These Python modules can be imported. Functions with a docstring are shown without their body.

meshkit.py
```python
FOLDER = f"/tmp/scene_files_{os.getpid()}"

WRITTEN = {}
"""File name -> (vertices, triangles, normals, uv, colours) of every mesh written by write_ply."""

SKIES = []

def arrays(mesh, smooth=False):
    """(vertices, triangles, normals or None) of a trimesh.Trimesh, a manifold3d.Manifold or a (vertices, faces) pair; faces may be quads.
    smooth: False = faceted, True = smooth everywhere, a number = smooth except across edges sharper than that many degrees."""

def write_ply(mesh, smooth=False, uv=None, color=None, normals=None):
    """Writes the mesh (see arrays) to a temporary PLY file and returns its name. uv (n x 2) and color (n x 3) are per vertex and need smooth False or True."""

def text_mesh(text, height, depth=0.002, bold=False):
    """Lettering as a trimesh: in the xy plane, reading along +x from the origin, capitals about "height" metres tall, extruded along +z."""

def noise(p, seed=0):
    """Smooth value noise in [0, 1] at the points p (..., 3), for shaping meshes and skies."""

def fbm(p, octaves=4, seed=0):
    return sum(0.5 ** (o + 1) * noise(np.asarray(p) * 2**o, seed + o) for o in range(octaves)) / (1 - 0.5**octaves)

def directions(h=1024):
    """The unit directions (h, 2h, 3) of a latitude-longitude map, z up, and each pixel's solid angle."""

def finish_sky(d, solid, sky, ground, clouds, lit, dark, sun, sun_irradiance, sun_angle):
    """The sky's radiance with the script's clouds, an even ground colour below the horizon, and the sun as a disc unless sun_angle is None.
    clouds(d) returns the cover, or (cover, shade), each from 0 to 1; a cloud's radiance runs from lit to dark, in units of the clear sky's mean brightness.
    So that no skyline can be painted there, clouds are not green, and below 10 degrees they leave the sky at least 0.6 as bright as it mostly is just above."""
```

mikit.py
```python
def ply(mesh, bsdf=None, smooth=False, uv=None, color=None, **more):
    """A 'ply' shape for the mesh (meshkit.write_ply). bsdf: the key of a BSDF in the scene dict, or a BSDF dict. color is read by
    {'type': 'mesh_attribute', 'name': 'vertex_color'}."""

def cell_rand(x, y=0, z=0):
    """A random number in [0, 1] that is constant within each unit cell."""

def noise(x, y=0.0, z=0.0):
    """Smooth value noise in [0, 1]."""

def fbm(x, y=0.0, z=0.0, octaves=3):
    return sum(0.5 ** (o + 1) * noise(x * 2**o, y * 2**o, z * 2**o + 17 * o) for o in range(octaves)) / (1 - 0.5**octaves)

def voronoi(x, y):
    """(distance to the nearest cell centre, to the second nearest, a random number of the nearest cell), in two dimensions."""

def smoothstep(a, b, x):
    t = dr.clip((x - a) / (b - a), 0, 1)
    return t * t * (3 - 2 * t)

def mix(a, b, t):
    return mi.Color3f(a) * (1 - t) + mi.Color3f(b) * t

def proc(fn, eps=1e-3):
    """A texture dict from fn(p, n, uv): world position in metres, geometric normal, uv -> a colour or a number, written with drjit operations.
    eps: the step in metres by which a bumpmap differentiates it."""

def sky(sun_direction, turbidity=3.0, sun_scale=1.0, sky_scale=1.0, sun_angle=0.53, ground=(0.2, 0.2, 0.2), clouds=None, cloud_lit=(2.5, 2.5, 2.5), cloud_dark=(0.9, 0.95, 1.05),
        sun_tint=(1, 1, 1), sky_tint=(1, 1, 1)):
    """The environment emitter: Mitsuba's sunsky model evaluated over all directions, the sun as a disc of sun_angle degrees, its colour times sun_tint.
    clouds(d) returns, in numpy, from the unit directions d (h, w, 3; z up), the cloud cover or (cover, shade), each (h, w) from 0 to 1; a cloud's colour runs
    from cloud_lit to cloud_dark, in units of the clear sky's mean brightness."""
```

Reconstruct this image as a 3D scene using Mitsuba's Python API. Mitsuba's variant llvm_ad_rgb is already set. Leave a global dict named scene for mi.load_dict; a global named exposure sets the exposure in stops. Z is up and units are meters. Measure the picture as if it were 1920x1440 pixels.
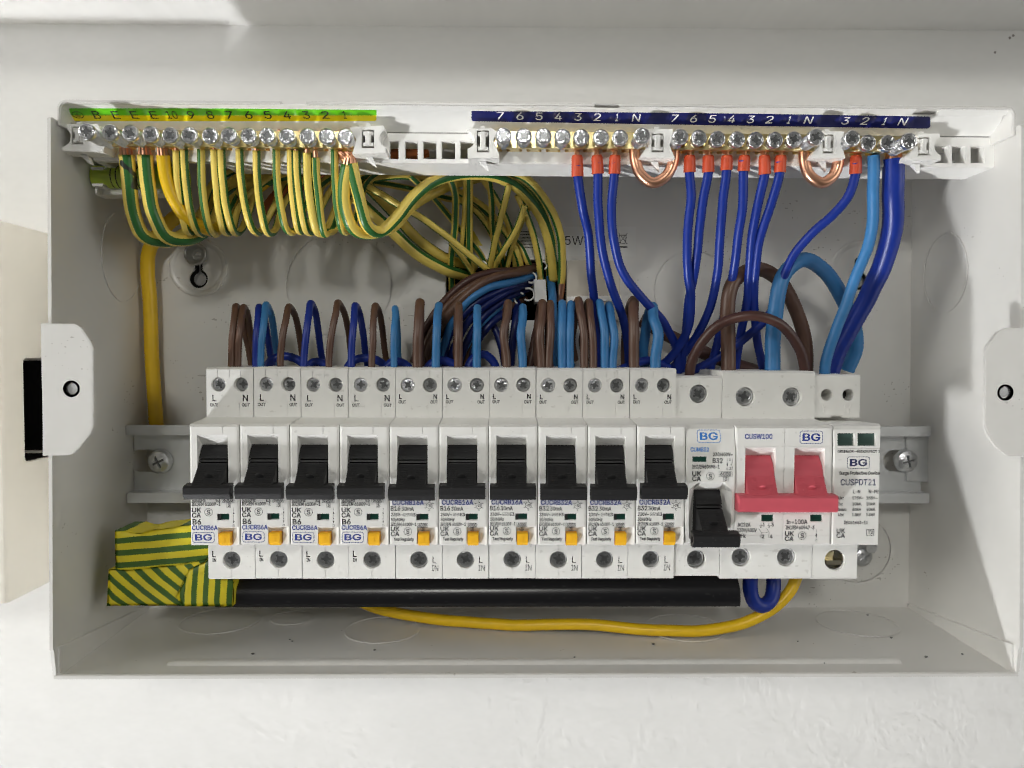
import math, random
import numpy as np
import trimesh
import mitsuba as mi
import mikit, meshkit
from manifold3d import Manifold, CrossSection
from shapely.geometry import Polygon, LineString, box as sbox, Point
from shapely import affinity
import drjit as dr

random.seed(7)
scene, labels = {}, {}
# ------------------------------------------------------------------ camera, light, exposure
# panel frame, in millimetres: x right, y up, z out of the wall towards the viewer; world = (x, -z, y) / 1000
F_PX, CAM_Z = 1450.0, 357.0
YAW, PITCH, ROLL = math.atan(22 / F_PX), math.atan(55 / F_PX), 0.0033
_f = np.array([math.sin(YAW) * math.cos(PITCH), -math.sin(PITCH), -math.cos(YAW) * math.cos(PITCH)])
_r0 = np.array([math.cos(YAW), 0, math.sin(YAW)])
_u0 = np.cross(_r0, _f)
CR, CU = _r0 * math.cos(ROLL) + _u0 * math.sin(ROLL), _u0 * math.cos(ROLL) - _r0 * math.sin(ROLL)
CAM = np.array([0, 0, CAM_Z])


def W(p):
    return [p[0] * 1e-3, -p[2] * 1e-3, p[1] * 1e-3]


TS = mi.ScalarTransform4f
scene['camera'] = {'type': 'perspective', 'fov': 2 * math.degrees(math.atan(960 / F_PX)), 'fov_axis': 'x', 'near_clip': 0.01, 'far_clip': 20.0,
                   'to_world': TS().look_at(origin=W(CAM), target=W(CAM + _f * 300), up=[CU[0], -CU[2], CU[1]])}
exposure = 0.0


for k_, l_, c_ in (('work_lamp', 'small bright work lamp low on the left, outside the view', 'lamp'), ('low_window', 'wide soft window low on the left, outside the view', 'window'),
                  ('side_window', 'wide soft window level with the box on the left, outside the view', 'window'), ('far_window', 'dim fill light added on the right, outside the view', 'window'),
                  ('ceiling_lamp', 'square ceiling lamp above and behind the viewer', 'lamp')):
    labels[k_] = {'label': l_, 'category': c_}


def lamp(key, pos, target, half_w, half_h, rad):
    scene[key] = {'type': 'rectangle', 'to_world': TS().look_at(origin=W(pos), target=W(target), up=[0.1, 0.2, 1]) @ TS().scale([half_w * 1e-3, half_h * 1e-3, 1]),
                  'emitter': {'type': 'area', 'radiance': {'type': 'rgb', 'value': rad}}}


lamp('work_lamp', np.array([-0.585, -0.715, 0.38]) * 2700 + [0, 0, 40], (0, 0, 40), 80, 80, [665, 669, 674])
lamp('low_window', (-900, -700, 900), (0, 0, 0), 250, 250, [1.3, 1.3, 1.27])
lamp('side_window', (-1500, 250, 700), (0, 0, 0), 500, 450, [5.2, 5.12, 4.8])
lamp('far_window', (1300, 150, 900), (0, 0, 0), 400, 400, [2.5, 2.47, 2.3])  # added fill from the right, lifts the left inner wall
lamp('ceiling_lamp', (-120, 560, 1500), (0, 0, 0), 95, 95, [45, 44.5, 41.5])
scene['room_light'] = {'type': 'constant', 'radiance': {'type': 'rgb', 'value': [0.07, 0.069, 0.065]}}


def at(px, py, z):
    """The point of the panel frame that the photograph (1920 x 1440) shows at a pixel, at height z above the back panel."""
    d = _f + CR * (px - 960) / F_PX - CU * (py - 720) / F_PX
    return CAM + d * ((z - CAM_Z) / d[2])


# ------------------------------------------------------------------ materials
def flat(key, c, rough=0.4, spec=0.5, metal=0.0, **k):
    scene[key] = {'type': 'principled', 'base_color': c if isinstance(c, dict) else {'type': 'rgb', 'value': list(c)}, 'roughness': rough, 'metallic': metal, 'specular': spec, **k}


def two(key, d):
    scene[key] = {'type': 'twosided', 'bsdf': d}


def speck(base, amt, sc, warm=(1, 1, 1)):
    def fn(p, n, uv):
        t = mikit.fbm(p.x * sc, p.y * sc, p.z * sc, octaves=3)
        return mi.Color3f(base) * (1 - amt + 2 * amt * t)
    return mikit.proc(fn)


def dusty(base, dust, sc=900, thr=0.66, k=0.5):
    def fn(p, n, uv):
        t = mikit.smoothstep(thr, thr + 0.12, mikit.fbm(p.x * sc, p.y * sc, p.z * sc, octaves=3)) * k
        return mikit.mix(base, dust, t)
    return mikit.proc(fn)


def wall_bump(p, n, uv):
    a = mikit.fbm(p.x * 300 + 3, p.y * 200, p.z * 430, octaves=3)
    b = mikit.fbm(p.x * 640 + 7, p.y * 600, p.z * 560, octaves=3)
    c = mikit.smoothstep(-0.25, 0.22, p.x + 0.08 * mikit.noise(p.x * 20, 3.0, p.z * 20))      # brushed out smoother towards the left
    d = mikit.noise(p.x * 70, p.y * 60, p.z * 80)
    return a * (0.16 + 0.12 * c) + b * (0.14 + 0.26 * c) + d * 0.22


def wall_col(p, n, uv):
    t = mikit.fbm(p.x * 14, p.y * 14, p.z * 14, octaves=3)
    s = mikit.fbm(p.x * 300, 2.0, p.z * 500, octaves=2)
    sp = 0
    for nx, nz in ((0.2362, 0.1478), (0.2378, 0.1489), (0.2295, 0.1411)):
        sp = sp + mikit.smoothstep(0.0008, 0.0004, dr.sqrt(dr.square(p.x - nx) + dr.square(p.z - nz)))
    return mikit.mix(mi.Color3f(0.75, 0.746, 0.735) * (0.955 + 0.07 * t + 0.03 * s), (0.12, 0.10, 0.09), sp * 0.8)


scene['wall_paint'] = {'type': 'bumpmap', 'arbitrary': mikit.proc(wall_bump, 4e-4), 'scale': 0.0013,
                       'bsdf': {'type': 'principled', 'base_color': mikit.proc(wall_col), 'roughness': 0.55, 'specular': 0.4}}


def steel_bump(p, n, uv):
    return mikit.fbm(p.x * 700, p.y * 700, p.z * 700, octaves=2)


def steel_col(p, n, uv):
    t = mikit.fbm(p.x * 30, p.y * 30, p.z * 30, octaves=3)
    d = mikit.smoothstep(0.86, 0.90, mikit.noise(p.x * 900, p.y * 900, p.z * 900)) * mikit.smoothstep(0.70, 0.78, mikit.noise(p.x * 60, p.y * 60, p.z * 60))
    return mikit.mix(mi.Color3f(0.63, 0.622, 0.60) * (0.96 + 0.07 * t), (0.25, 0.23, 0.2), d * 0.55)


scene['white_steel'] = {'type': 'bumpmap', 'arbitrary': mikit.proc(steel_bump, 2e-4), 'scale': 0.00006,
                        'bsdf': {'type': 'principled', 'base_color': mikit.proc(steel_col), 'roughness': 0.33, 'specular': 0.5}}
flat('device_plastic', dusty((0.71, 0.706, 0.683), (0.42, 0.40, 0.37), 500, 0.70, 0.35), 0.42)
flat('clip_plastic', speck((0.78, 0.775, 0.75), 0.03, 200), 0.38)
flat('black_plastic', dusty((0.016, 0.016, 0.017), (0.07, 0.07, 0.07), 1100, 0.68, 0.25), 0.46, 0.3)
flat('busbar_black', dusty((0.008, 0.008, 0.010), (0.05, 0.05, 0.05), 700, 0.70, 0.3), 0.27)
flat('red_plastic', speck((0.55, 0.088, 0.118), 0.06, 300), 0.42)
flat('button_yellow', (0.86, 0.47, 0.02), 0.35)
def metal_bump(p, n, uv):
    return mikit.fbm(p.x * 1400, p.y * 1400, p.z * 1400, octaves=2)


flat('zinc', speck((0.82, 0.83, 0.845), 0.12, 900), 0.20, 0.5, 1.0)
flat('zinc_dull', speck((0.50, 0.51, 0.52), 0.16, 700), 0.24, 0.5, 1.0)
for k_ in ('zinc', 'zinc_dull'):
    scene[k_] = {'type': 'bumpmap', 'arbitrary': mikit.proc(metal_bump, 1e-4), 'scale': 0.00022, 'bsdf': scene[k_]}
flat('dark_steel', speck((0.20, 0.205, 0.21), 0.3, 900), 0.3, 0.5, 0.9)  # swarf, and the shade painted into screw slots
flat('brass', speck((0.86, 0.72, 0.36), 0.12, 500), 0.26, 0.5, 1.0)
flat('pale_brass', speck((0.86, 0.80, 0.62), 0.12, 500), 0.24, 0.5, 1.0)
flat('copper', speck((0.80, 0.42, 0.27), 0.12, 500), 0.32, 0.5, 1.0)
flat('galvanised', speck((0.58, 0.59, 0.595), 0.10, 120), 0.40, 0.5, 0.35)
flat('brown_pvc', speck((0.098, 0.050, 0.033), 0.10, 200), 0.40)
flat('maroon_pvc', speck((0.058, 0.024, 0.019), 0.10, 200), 0.40)
flat('navy_pvc', speck((0.0065, 0.025, 0.22), 0.08, 200), 0.36, 0.38)
flat('shaded_navy_pvc', speck((0.0045, 0.013, 0.105), 0.08, 200), 0.34, 0.42)  # navy_pvc again, darkened for the shade around the rear bundle
flat('sky_pvc', speck((0.036, 0.165, 0.38), 0.08, 200), 0.40, 0.4)
flat('yellow_pvc', speck((0.69, 0.435, 0.010), 0.08, 150), 0.35)
flat('orange_sleeve', speck((0.50, 0.064, 0.022), 0.12, 300), 0.40)
flat('rust_pvc', (0.33, 0.09, 0.02), 0.45)
flat('black_print', (0.014, 0.014, 0.017), 0.5, 0.3)
flat('grey_print', (0.07, 0.07, 0.07), 0.6, 0.3)
flat('white_print', (0.85, 0.85, 0.85), 0.4)
flat('navy_print', (0.010, 0.016, 0.075), 0.5, 0.3)
flat('blue_print', (0.022, 0.042, 0.23), 0.5, 0.3)
flat('bright_blue_print', (0.03, 0.17, 0.52), 0.5, 0.3)
flat('flag_green', (0.004, 0.045, 0.032), 0.3)
flat('slot_dark', (0.02, 0.022, 0.022), 0.5)
flat('smoked_window', (0.05, 0.085, 0.075), 0.12)
flat('label_green', (0.13, 0.56, 0.01), 0.16)
flat('label_yellow', (0.82, 0.70, 0.008), 0.16)
flat('label_navy', (0.006, 0.010, 0.105), 0.16)
flat('cream_plastic', speck((0.90, 0.86, 0.77), 0.03, 30), 0.42)
flat('shade_black', (0.006, 0.006, 0.006), 0.9, 0.1)  # near-black colour standing in for shade inside holes
flat('sticker_white', (0.66, 0.66, 0.64), 0.3)
flat('beige_plastic', (0.52, 0.48, 0.41), 0.45)
flat('warning_yellow', (0.68, 0.55, 0.02), 0.4)
flat('vial_green', (0.62, 0.80, 0.09), 0.08, spec_trans=0.35)


def earth_fn(p, n, uv):
    u = uv.x * 2
    u = u - dr.floor(u)
    g = mikit.smoothstep(0.305, 0.33, u) * (1 - mikit.smoothstep(0.67, 0.695, u))
    t = mikit.noise(p.x * 160, p.y * 160, p.z * 160)
    return mikit.mix((0.72, 0.555, 0.115), (0.028, 0.130, 0.030), g) * (0.92 + 0.16 * t)


flat('earth_pvc', mikit.proc(earth_fn), 0.34)


PEN = [at(228, 306, 65), at(246, 322, 65), at(250, 328, 65), at(247, 349, 64)]


def marked_fn(p, n, uv):
    c = earth_fn(p, n, uv)
    # felt-pen mark on the sheath: a short slanting stroke that turns into a longer upright one
    x, z = p.x * 1000, p.z * 1000 + (mikit.noise(p.x * 900, 1.0, p.z * 900) - 0.5) * 1.2
    d = mi.Float(9)
    for (ax, _, _), (bx, _, _), az, bz in [(q0, q1, q0[1], q1[1]) for q0, q1 in zip(PEN[:-1], PEN[1:])]:
        ux, uz = float(bx - ax), float(bz - az)
        t = dr.clip(((x - float(ax)) * ux + (z - float(az)) * uz) / (ux * ux + uz * uz), 0, 1)
        d = dr.minimum(d, dr.sqrt(dr.square(x - float(ax) - t * ux) + dr.square(z - float(az) - t * uz)))
    return mikit.mix(c, (0.02, 0.025, 0.02), mikit.smoothstep(0.95, 0.6, d))


def tape_fn(p, n, uv):
    u = uv.x - dr.floor(uv.x)
    w = 0.012 * (mikit.noise(p.x * 220, 3.0, p.z * 220) - 0.5)
    g = mikit.smoothstep(0.49, 0.52, u + w) * (1 - mikit.smoothstep(0.95, 0.98, u + w))
    t = mikit.fbm(p.x * 120, 1.0, p.z * 120, octaves=2)
    return mikit.mix((0.70, 0.585, 0.03), (0.058, 0.128, 0.022), g) * (0.86 + 0.28 * t)


flat('tape_vinyl', mikit.proc(tape_fn), 0.36)

# ------------------------------------------------------------------ helpers
CACHE = {}


def arr(m):
    if isinstance(m, Manifold):
        q = m.to_mesh()
        return np.asarray(q.vert_properties[:, :3], float), np.asarray(q.tri_verts)
    if isinstance(m, tuple):
        return np.asarray(m[0], float), np.asarray(m[1])
    return np.asarray(m.vertices, float), np.asarray(m.faces)


def tri(m):
    return trimesh.Trimesh(*arr(m), process=False)


def world(v):
    return np.stack([v[:, 0], -v[:, 2], v[:, 1]], 1) * 1e-3


def name_of(name, parent=None):
    base = f'{parent}__{name}' if parent else name
    taken = lambda k: k in scene or k in labels or any(s.startswith(k + '__') for s in scene)
    k, i = base, 0
    while taken(k):
        i += 1
        k = f'{base}_{i:03d}'
    return k


def put(name, mesh, mat, parent=None, smooth=30, uv=None, label=None, cat=None, group=None, kind=None):
    k = name_of(name, parent)
    v, f = arr(mesh)
    scene[k] = mikit.ply((world(v), f), mat, smooth if uv is None else True, uv=uv)
    note(k, label, cat, group, kind)
    return k


def put_copy(name, ckey, make, mat, M, parent=None, smooth=30):
    """One more copy of a mesh made once, moved by the 4x4 matrix M in the panel frame."""
    if ckey not in CACHE:
        v, f = arr(make())
        CACHE[ckey] = mikit.ply((v, f), mat, smooth)
    B = np.array([[1e-3, 0, 0, 0], [0, 0, -1e-3, 0], [0, 1e-3, 0, 0], [0, 0, 0, 1.0]])
    k = name_of(name, parent)
    scene[k] = {**CACHE[ckey], 'bsdf': {'type': 'ref', 'id': mat}, 'to_world': TS(B @ M)}
    return k


def move(x=0, y=0, z=0, rot=0):
    c, s = math.cos(rot), math.sin(rot)
    return np.array([[c, -s, 0, x], [s, c, 0, y], [0, 0, 1, z], [0, 0, 0, 1.0]])


def note(k, label=None, cat=None, group=None, kind=None):
    d = {a: b for a, b in (('label', label), ('category', cat), ('group', group), ('kind', kind)) if b}
    if d:
        labels[k] = {**labels.get(k, {}), **d}


def thing(name, label, cat, group=None):
    k = name_of(name)
    note(k, label, cat, group)
    return k


def cube(x0, x1, y0, y1, z0, z1):
    return Manifold.cube([x1 - x0, y1 - y0, z1 - z0]).translate([x0, y0, z0])


def cyl(x, y, z0, z1, r, r1=None, seg=28):
    return Manifold.cylinder(z1 - z0, r, r if r1 is None else r1, seg).translate([x, y, z0])


def prism_x(poly, x0, x1):
    """A profile of (y, z) points drawn out along x."""
    p = Polygon(poly)
    if not p.exterior.is_ccw:
        poly = list(poly)[::-1]
    m = Manifold.extrude(CrossSection([poly]), x1 - x0)
    return m.transform(np.array([[0, 0, 1, x0], [1, 0, 0, 0], [0, 1, 0, 0]], float))


def prism_y(poly, y0, y1):
    """A profile of (x, z) points drawn out along y."""
    q = [(z, x) for x, z in poly]
    p = Polygon(q)
    if not p.exterior.is_ccw:
        q = q[::-1]
    m = Manifold.extrude(CrossSection([q]), y1 - y0)
    return m.transform(np.array([[0, 1, 0, 0], [0, 0, 1, y0], [1, 0, 0, 0]], float))


def ext(poly, z0, z1):
    """A shapely polygon in x, y as a slab between two heights."""
    out = Manifold()
    for g in getattr(poly, 'geoms', [poly]):
        if g.is_empty or g.area <= 0:
            continue
        g = g.buffer(0)
        for h in getattr(g, 'geoms', [g]):
            loops = [list(h.exterior.coords)[:-1]] + [list(i.coords)[:-1] for i in h.interiors]
            out = out + Manifold.extrude(CrossSection(loops, __import__('manifold3d').FillRule.EvenOdd), z1 - z0).translate([0, 0, z0])
    return out


def soft(poly, z0, z1, c=0.4):
    """A slab with a chamfered front edge."""
    return ext(poly, z0, z1 - c) + hullstack(poly, z1 - c, z1, c)


def hullstack(poly, z0, z1, c):
    out = Manifold()
    n = 3
    for i in range(n):
        a = (i + 1) / n
        out = out + ext(poly.buffer(-c * (1 - math.sqrt(max(0, 1 - a * a))) * 0.999), z0 + (z1 - z0) * i / n - 0.01, z0 + (z1 - z0) * a)
    return out


def hull(pts):
    return Manifold.hull_points(np.asarray(pts, float))


def px_poly(pts, z):
    return Polygon([tuple(at(x, y, z)[:2]) for x, y in pts])


def cat(ms):
    return trimesh.util.concatenate([tri(m) for m in ms])


def rrect(x0, y0, x1, y1, r):
    return sbox(x0 + r, y0 + r, x1 - r, y1 - r).buffer(r, 6)


TXT = {}


def text(s, x, y, h, w=None, bold=False, z=0.0, depth=0.06):
    """Print: lower left corner x, y, capital height h, squeezed to the width w."""
    bold = bold or h < 1.9
    if (s, bold) not in TXT:
        m = meshkit.text_mesh(s, 1.0, 1.0, bold)
        TXT[(s, bold)] = (np.array(m.vertices), np.array(m.faces))
    v, f = TXT[(s, bold)]
    v = v.copy()
    lo, hi = v[:, 0].min(), v[:, 0].max()
    k = h if w is None else w / (hi - lo)
    v[:, 0] = (v[:, 0] - lo) * k + x
    v[:, 1] = v[:, 1] * h + y
    v[:, 2] = (v[:, 2] - 0.4) * depth + z
    m = trimesh.Trimesh(v, f, process=False)
    if h < 1.9:                                                     # ink spread of the small print
        o = 0.035
        m = trimesh.util.concatenate([trimesh.Trimesh(v + np.array([a * o, b * o, i * 0.004]), f, process=False) for i, (a, b) in enumerate(((-1, -.6), (1, -.6), (-1, .6), (1, .6)))])
    return m


def line(pts, wdt, z, depth=0.06):
    return tri(ext(LineString(pts).buffer(wdt / 2, cap_style=2), z - 0.02, z + depth * 0.6))


def frame(x0, y0, x1, y1, t, z, r=0.0):
    o = rrect(x0, y0, x1, y1, r) if r else sbox(x0, y0, x1, y1)
    return tri(ext(o.difference(o.buffer(-t)), z - 0.02, z + 0.036))


def ring(x, y, r, t, z):
    o = Point(x, y).buffer(r, 10)
    return tri(ext(o.difference(o.buffer(-t)), z - 0.02, z + 0.036))


# ------------------------------------------------------------------ the setting: wall, soffit, cavity behind the unit
WZ = -4.5
hx0, hy1, _ = at(836, 486, 0)
hx1, hy0, _ = at(1064, 604, 0)
wall_shape = sbox(-900, -900, 900, 155).difference(sbox(hx0, hy0, hx1, hy1))


def sheet(poly, z, step):
    """A flat sheet with its front at z."""
    return ext(poly, z - 4, z)


put('wall', sheet(wall_shape, WZ, 10), 'wall_paint', kind='structure', smooth=False, label='white painted wall with brushed texture behind the steel box')
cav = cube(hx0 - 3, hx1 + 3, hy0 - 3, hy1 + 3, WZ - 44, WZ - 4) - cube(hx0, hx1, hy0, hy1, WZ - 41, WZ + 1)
put('wall_cavity', cav, 'shade_black', kind='structure', smooth=False, label='dark cable hole cut into the wall')  # cavity lining coloured near black in place of shade
sof = at(0, 38, 0)[1], at(1920, 50, 0)[1]
soffit = hull([(-900, sof[0] - 1.2, WZ), (900, sof[1] + 1.6, WZ), (-900, sof[0] - 1.2, 75), (900, sof[1] + 1.6, 75), (-900, 200, WZ), (900, 200, WZ), (-900, 200, 75), (900, 200, 75)])
put('ceiling', soffit, 'wall_paint', kind='structure', smooth=False, label='white painted soffit above the steel box')

# ------------------------------------------------------------------ the cream enclosure beside it
EX = -195.0
ce = thing('cream_enclosure', 'cream plastic enclosure with a black cable opening in its side, left of the steel box', 'enclosure')
body = cube(-330, EX, -99, 51.5, WZ, 52)
body = body ^ prism_y([(-330, WZ), (-330, 52), (EX - 2.2, 52), (EX - 0.7, 51.3), (EX, 49.6), (EX, WZ)], -99, 51.5)
opening = prism_x([(y, z) for y, z in rrect(-45, 6, -2, 38, 2.5).exterior.coords[:-1]], EX - 40, EX + 1)
put('body', body - opening, 'cream_plastic', ce)
put('cable_opening', cube(EX - 39, EX - 38, -46, -1, 5, 39) + cube(EX - 38, EX - 2.4, -45.2, -44.9, 6, 38) + cube(EX - 38, EX - 2.4, -2.1, -1.8, 6, 38) + cube(EX - 38, EX - 2.4, -45, -2, 37.7, 38.1) + cube(EX - 38, EX - 1.0, -45, -2, 5.9, 6.3), 'shade_black', ce, smooth=False, label='black lining painted as the shade inside the rectangular opening')  # black plates line the opening as painted shade

# ------------------------------------------------------------------ the steel box
XL, XR, YB, YT = -162.0, 190.5, -118.2, 92.3


def fit_box(m):
    """The folded sheet is not quite square: its sides lean out a little towards the bottom."""
    v, f = arr(m)
    v = v.copy()
    k = v[:, 2] / 78
    left = (-162.3 + 0.007 * v[:, 1]) * (1 - k) + (-160.3 + 0.0148 * v[:, 1]) * k
    right = (190.7 - 0.0143 * v[:, 1]) * (1 - k) + (189.4 - 0.0255 * v[:, 1]) * k
    t = (v[:, 0] - XL) / (XR - XL)
    v[:, 0] = left * (1 - t) + right * t
    return v, f


me = thing('steel_enclosure', 'open white steel consumer unit box holding all breakers and wires', 'consumer unit box')


def keyhole(cx, cy):
    return Point(cx, cy + 1.5).buffer(2.1).union(sbox(cx - 1.9, cy - 6, cx + 1.9, cy + 1)).union(Point(cx, cy - 7.2).buffer(4.2))


back = sbox(XL, YB, XR, YT + 0.6).difference(sbox(hx0, hy0, hx1, hy1))
kl, kr = at(372, 493, 0), at(1612, 497, 0)
back = back.difference(keyhole(kl[0], kl[1])).difference(keyhole(kr[0], kr[1]))
panel = ext(back, -1.2, 0)
for px, py, r in ((637, 535, 24.0), (1300, 545, 18), (1602, 1030, 15.5)):                  # knockouts: a punched ring, cut most of the way through
    c = at(px, py, 0)
    a0 = {637: 24.3, 1300: 18.3, 1602: 15.8}[px]
    panel = panel - ext(Point(c[0], c[1]).buffer(a0, 32).difference(Point(c[0], c[1]).buffer(a0 - (1.0 if px == 637 else 0.5), 32)), -0.9, 1)
put('back_panel', fit_box(panel), 'white_steel', me, smooth=False)


def emboss(px, py, r, z=0.0, w=0.55):
    c = at(px, py, 0)
    return tri(ext(Point(c[0], c[1]).buffer(r, 24).difference(Point(c[0], c[1]).buffer(r - w, 24)), -0.05, 0.22))


for px, py, r in ((637, 535, 23.4), (1300, 545, 17.8), (1602, 1030, 15.2)):
    c = at(px, py, 0)
    put('knockout', ext(Point(c[0], c[1]).buffer(r, 32), -0.02, 0.1), 'white_steel', me)
for k_ in (kl, kr):                                                # keyholes sit in a dished round of the sheet
    v = trimesh.creation.revolve([(13.4, 0.02), (12.9, 0.55), (12.2, 0.65), (11.2, 0.35), (10.6, 0.02)], sections=48)
    v.apply_translation([k_[0], k_[1] - 2, 0])
    put('mounting_dimple', v, 'white_steel', me)
    put('keyhole_edge', ext(keyhole(k_[0], k_[1]).buffer(0.3).difference(keyhole(k_[0], k_[1]).buffer(-1.15)), -2.6, -1.25), 'shade_black', me, smooth=False, label='added dark ring painted as the shade round the keyhole slot')  # dark ring added behind the slot as its painted shade
cup = trimesh.creation.revolve([(0.0, -3.6), (2.6, -3.2), (3.6, -1.5), (4.1, 0.5), (4.6, 0.9), (5.0, 0.6), (5.1, -0.2)], sections=36)
c_ = at(372, 478, 0)
cup.apply_translation([c_[0], c_[1], 3.4])
two('zinc_cup', {'type': 'principled', 'base_color': {'type': 'rgb', 'value': [0.34, 0.34, 0.32]}, 'roughness': 0.3, 'metallic': 0.3})
put('fixing_screw', cup, 'zinc_cup', me, label='round domed fixing screw over the keyhole')

# sides
tabpoly_l = [(79, 606), (140, 607), (153, 615), (170, 640), (175, 652), (175, 797), (170, 812), (150, 838), (136, 851), (126, 854), (79, 855)]
tabpoly_r = [(1948, 613), (1888, 615), (1872, 622), (1852, 648), (1845, 662), (1846, 800), (1852, 816), (1872, 842), (1890, 855), (1948, 857)]


def side_wall(x0, x1, inner):
    prof = [(YB + 0.5, 0.0), (83.5, 0.0), (83.5, 77.2), (82.8, 78), (YB + 10.8, 78), (YB + 10.2, 77.4), (YB + 0.5, 76)]
    return prism_x(prof, x0, x1)


lw = side_wall(XL - 1.25, XL, 1)
put('side_wall', fit_box(lw), 'white_steel', me)
rw = side_wall(XR, XR + 1.25, -1)
put('side_wall', fit_box(rw), 'white_steel', me)


def knock_x(x, y, z, r, d):
    t = trimesh.creation.annulus(r - 0.5, r, 0.3, sections=56)
    t.apply_transform(trimesh.transformations.rotation_matrix(math.pi / 2, [0, 1, 0]))
    t.apply_translation([x, y, z])
    return t


put('knockout', fit_box(knock_x(XL + .1, 41, 22.5, 19, 1)), 'white_steel', me)
put('knockout', fit_box(knock_x(XR - .1, 35.5, 28, 17, -1)), 'white_steel', me)
for px, py, r in ((410, 1168, 17), (545, 1163, 9.5), (715, 1186, 16), (870, 1165, 10), (1290, 1183, 17), (1620, 1175, 17)):
    yy = YB + 0.6
    s = (665 - py) / yy
    z = CAM_Z - F_PX / s
    t = trimesh.creation.annulus(r - 0.5, r, 0.3, sections=56)
    t.apply_transform(trimesh.transformations.rotation_matrix(math.pi / 2, [1, 0, 0]))
    t.apply_translation([(px - 937) / s, yy, z])
    put('knockout', t, 'white_steel', me)

lt = px_poly(tabpoly_l, 82)
hl = at(134, 729, 82)
lt = lt.difference(Point(hl[0], hl[1]).buffer(2.2, 12))
tab_l = soft(lt, 80.4, 82, 0.5) + prism_x([(at(0, 606, 82)[1], 76), (at(0, 606, 82)[1], 81.3), (at(0, 855, 82)[1], 81.3), (at(0, 855, 82)[1], 76)], lt.bounds[0], lt.bounds[0] + 1.2)
put('fixing_tab', tab_l, 'white_steel', me, label='folded fixing tab with a screw hole on the left side wall')
rt = px_poly(tabpoly_r, 82)
hr = at(1885, 736, 82)
rt = rt.difference(Point(hr[0], hr[1]).buffer(2.2, 12))
tab_r = soft(rt, 80.4, 82, 0.5) + cube(XR, XR + 1.25, at(0, 857, 82)[1], at(0, 613, 82)[1], 76, 81.2)
put('fixing_tab', tab_r, 'white_steel', me, label='folded fixing tab with a screw hole on the right side wall')
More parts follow.
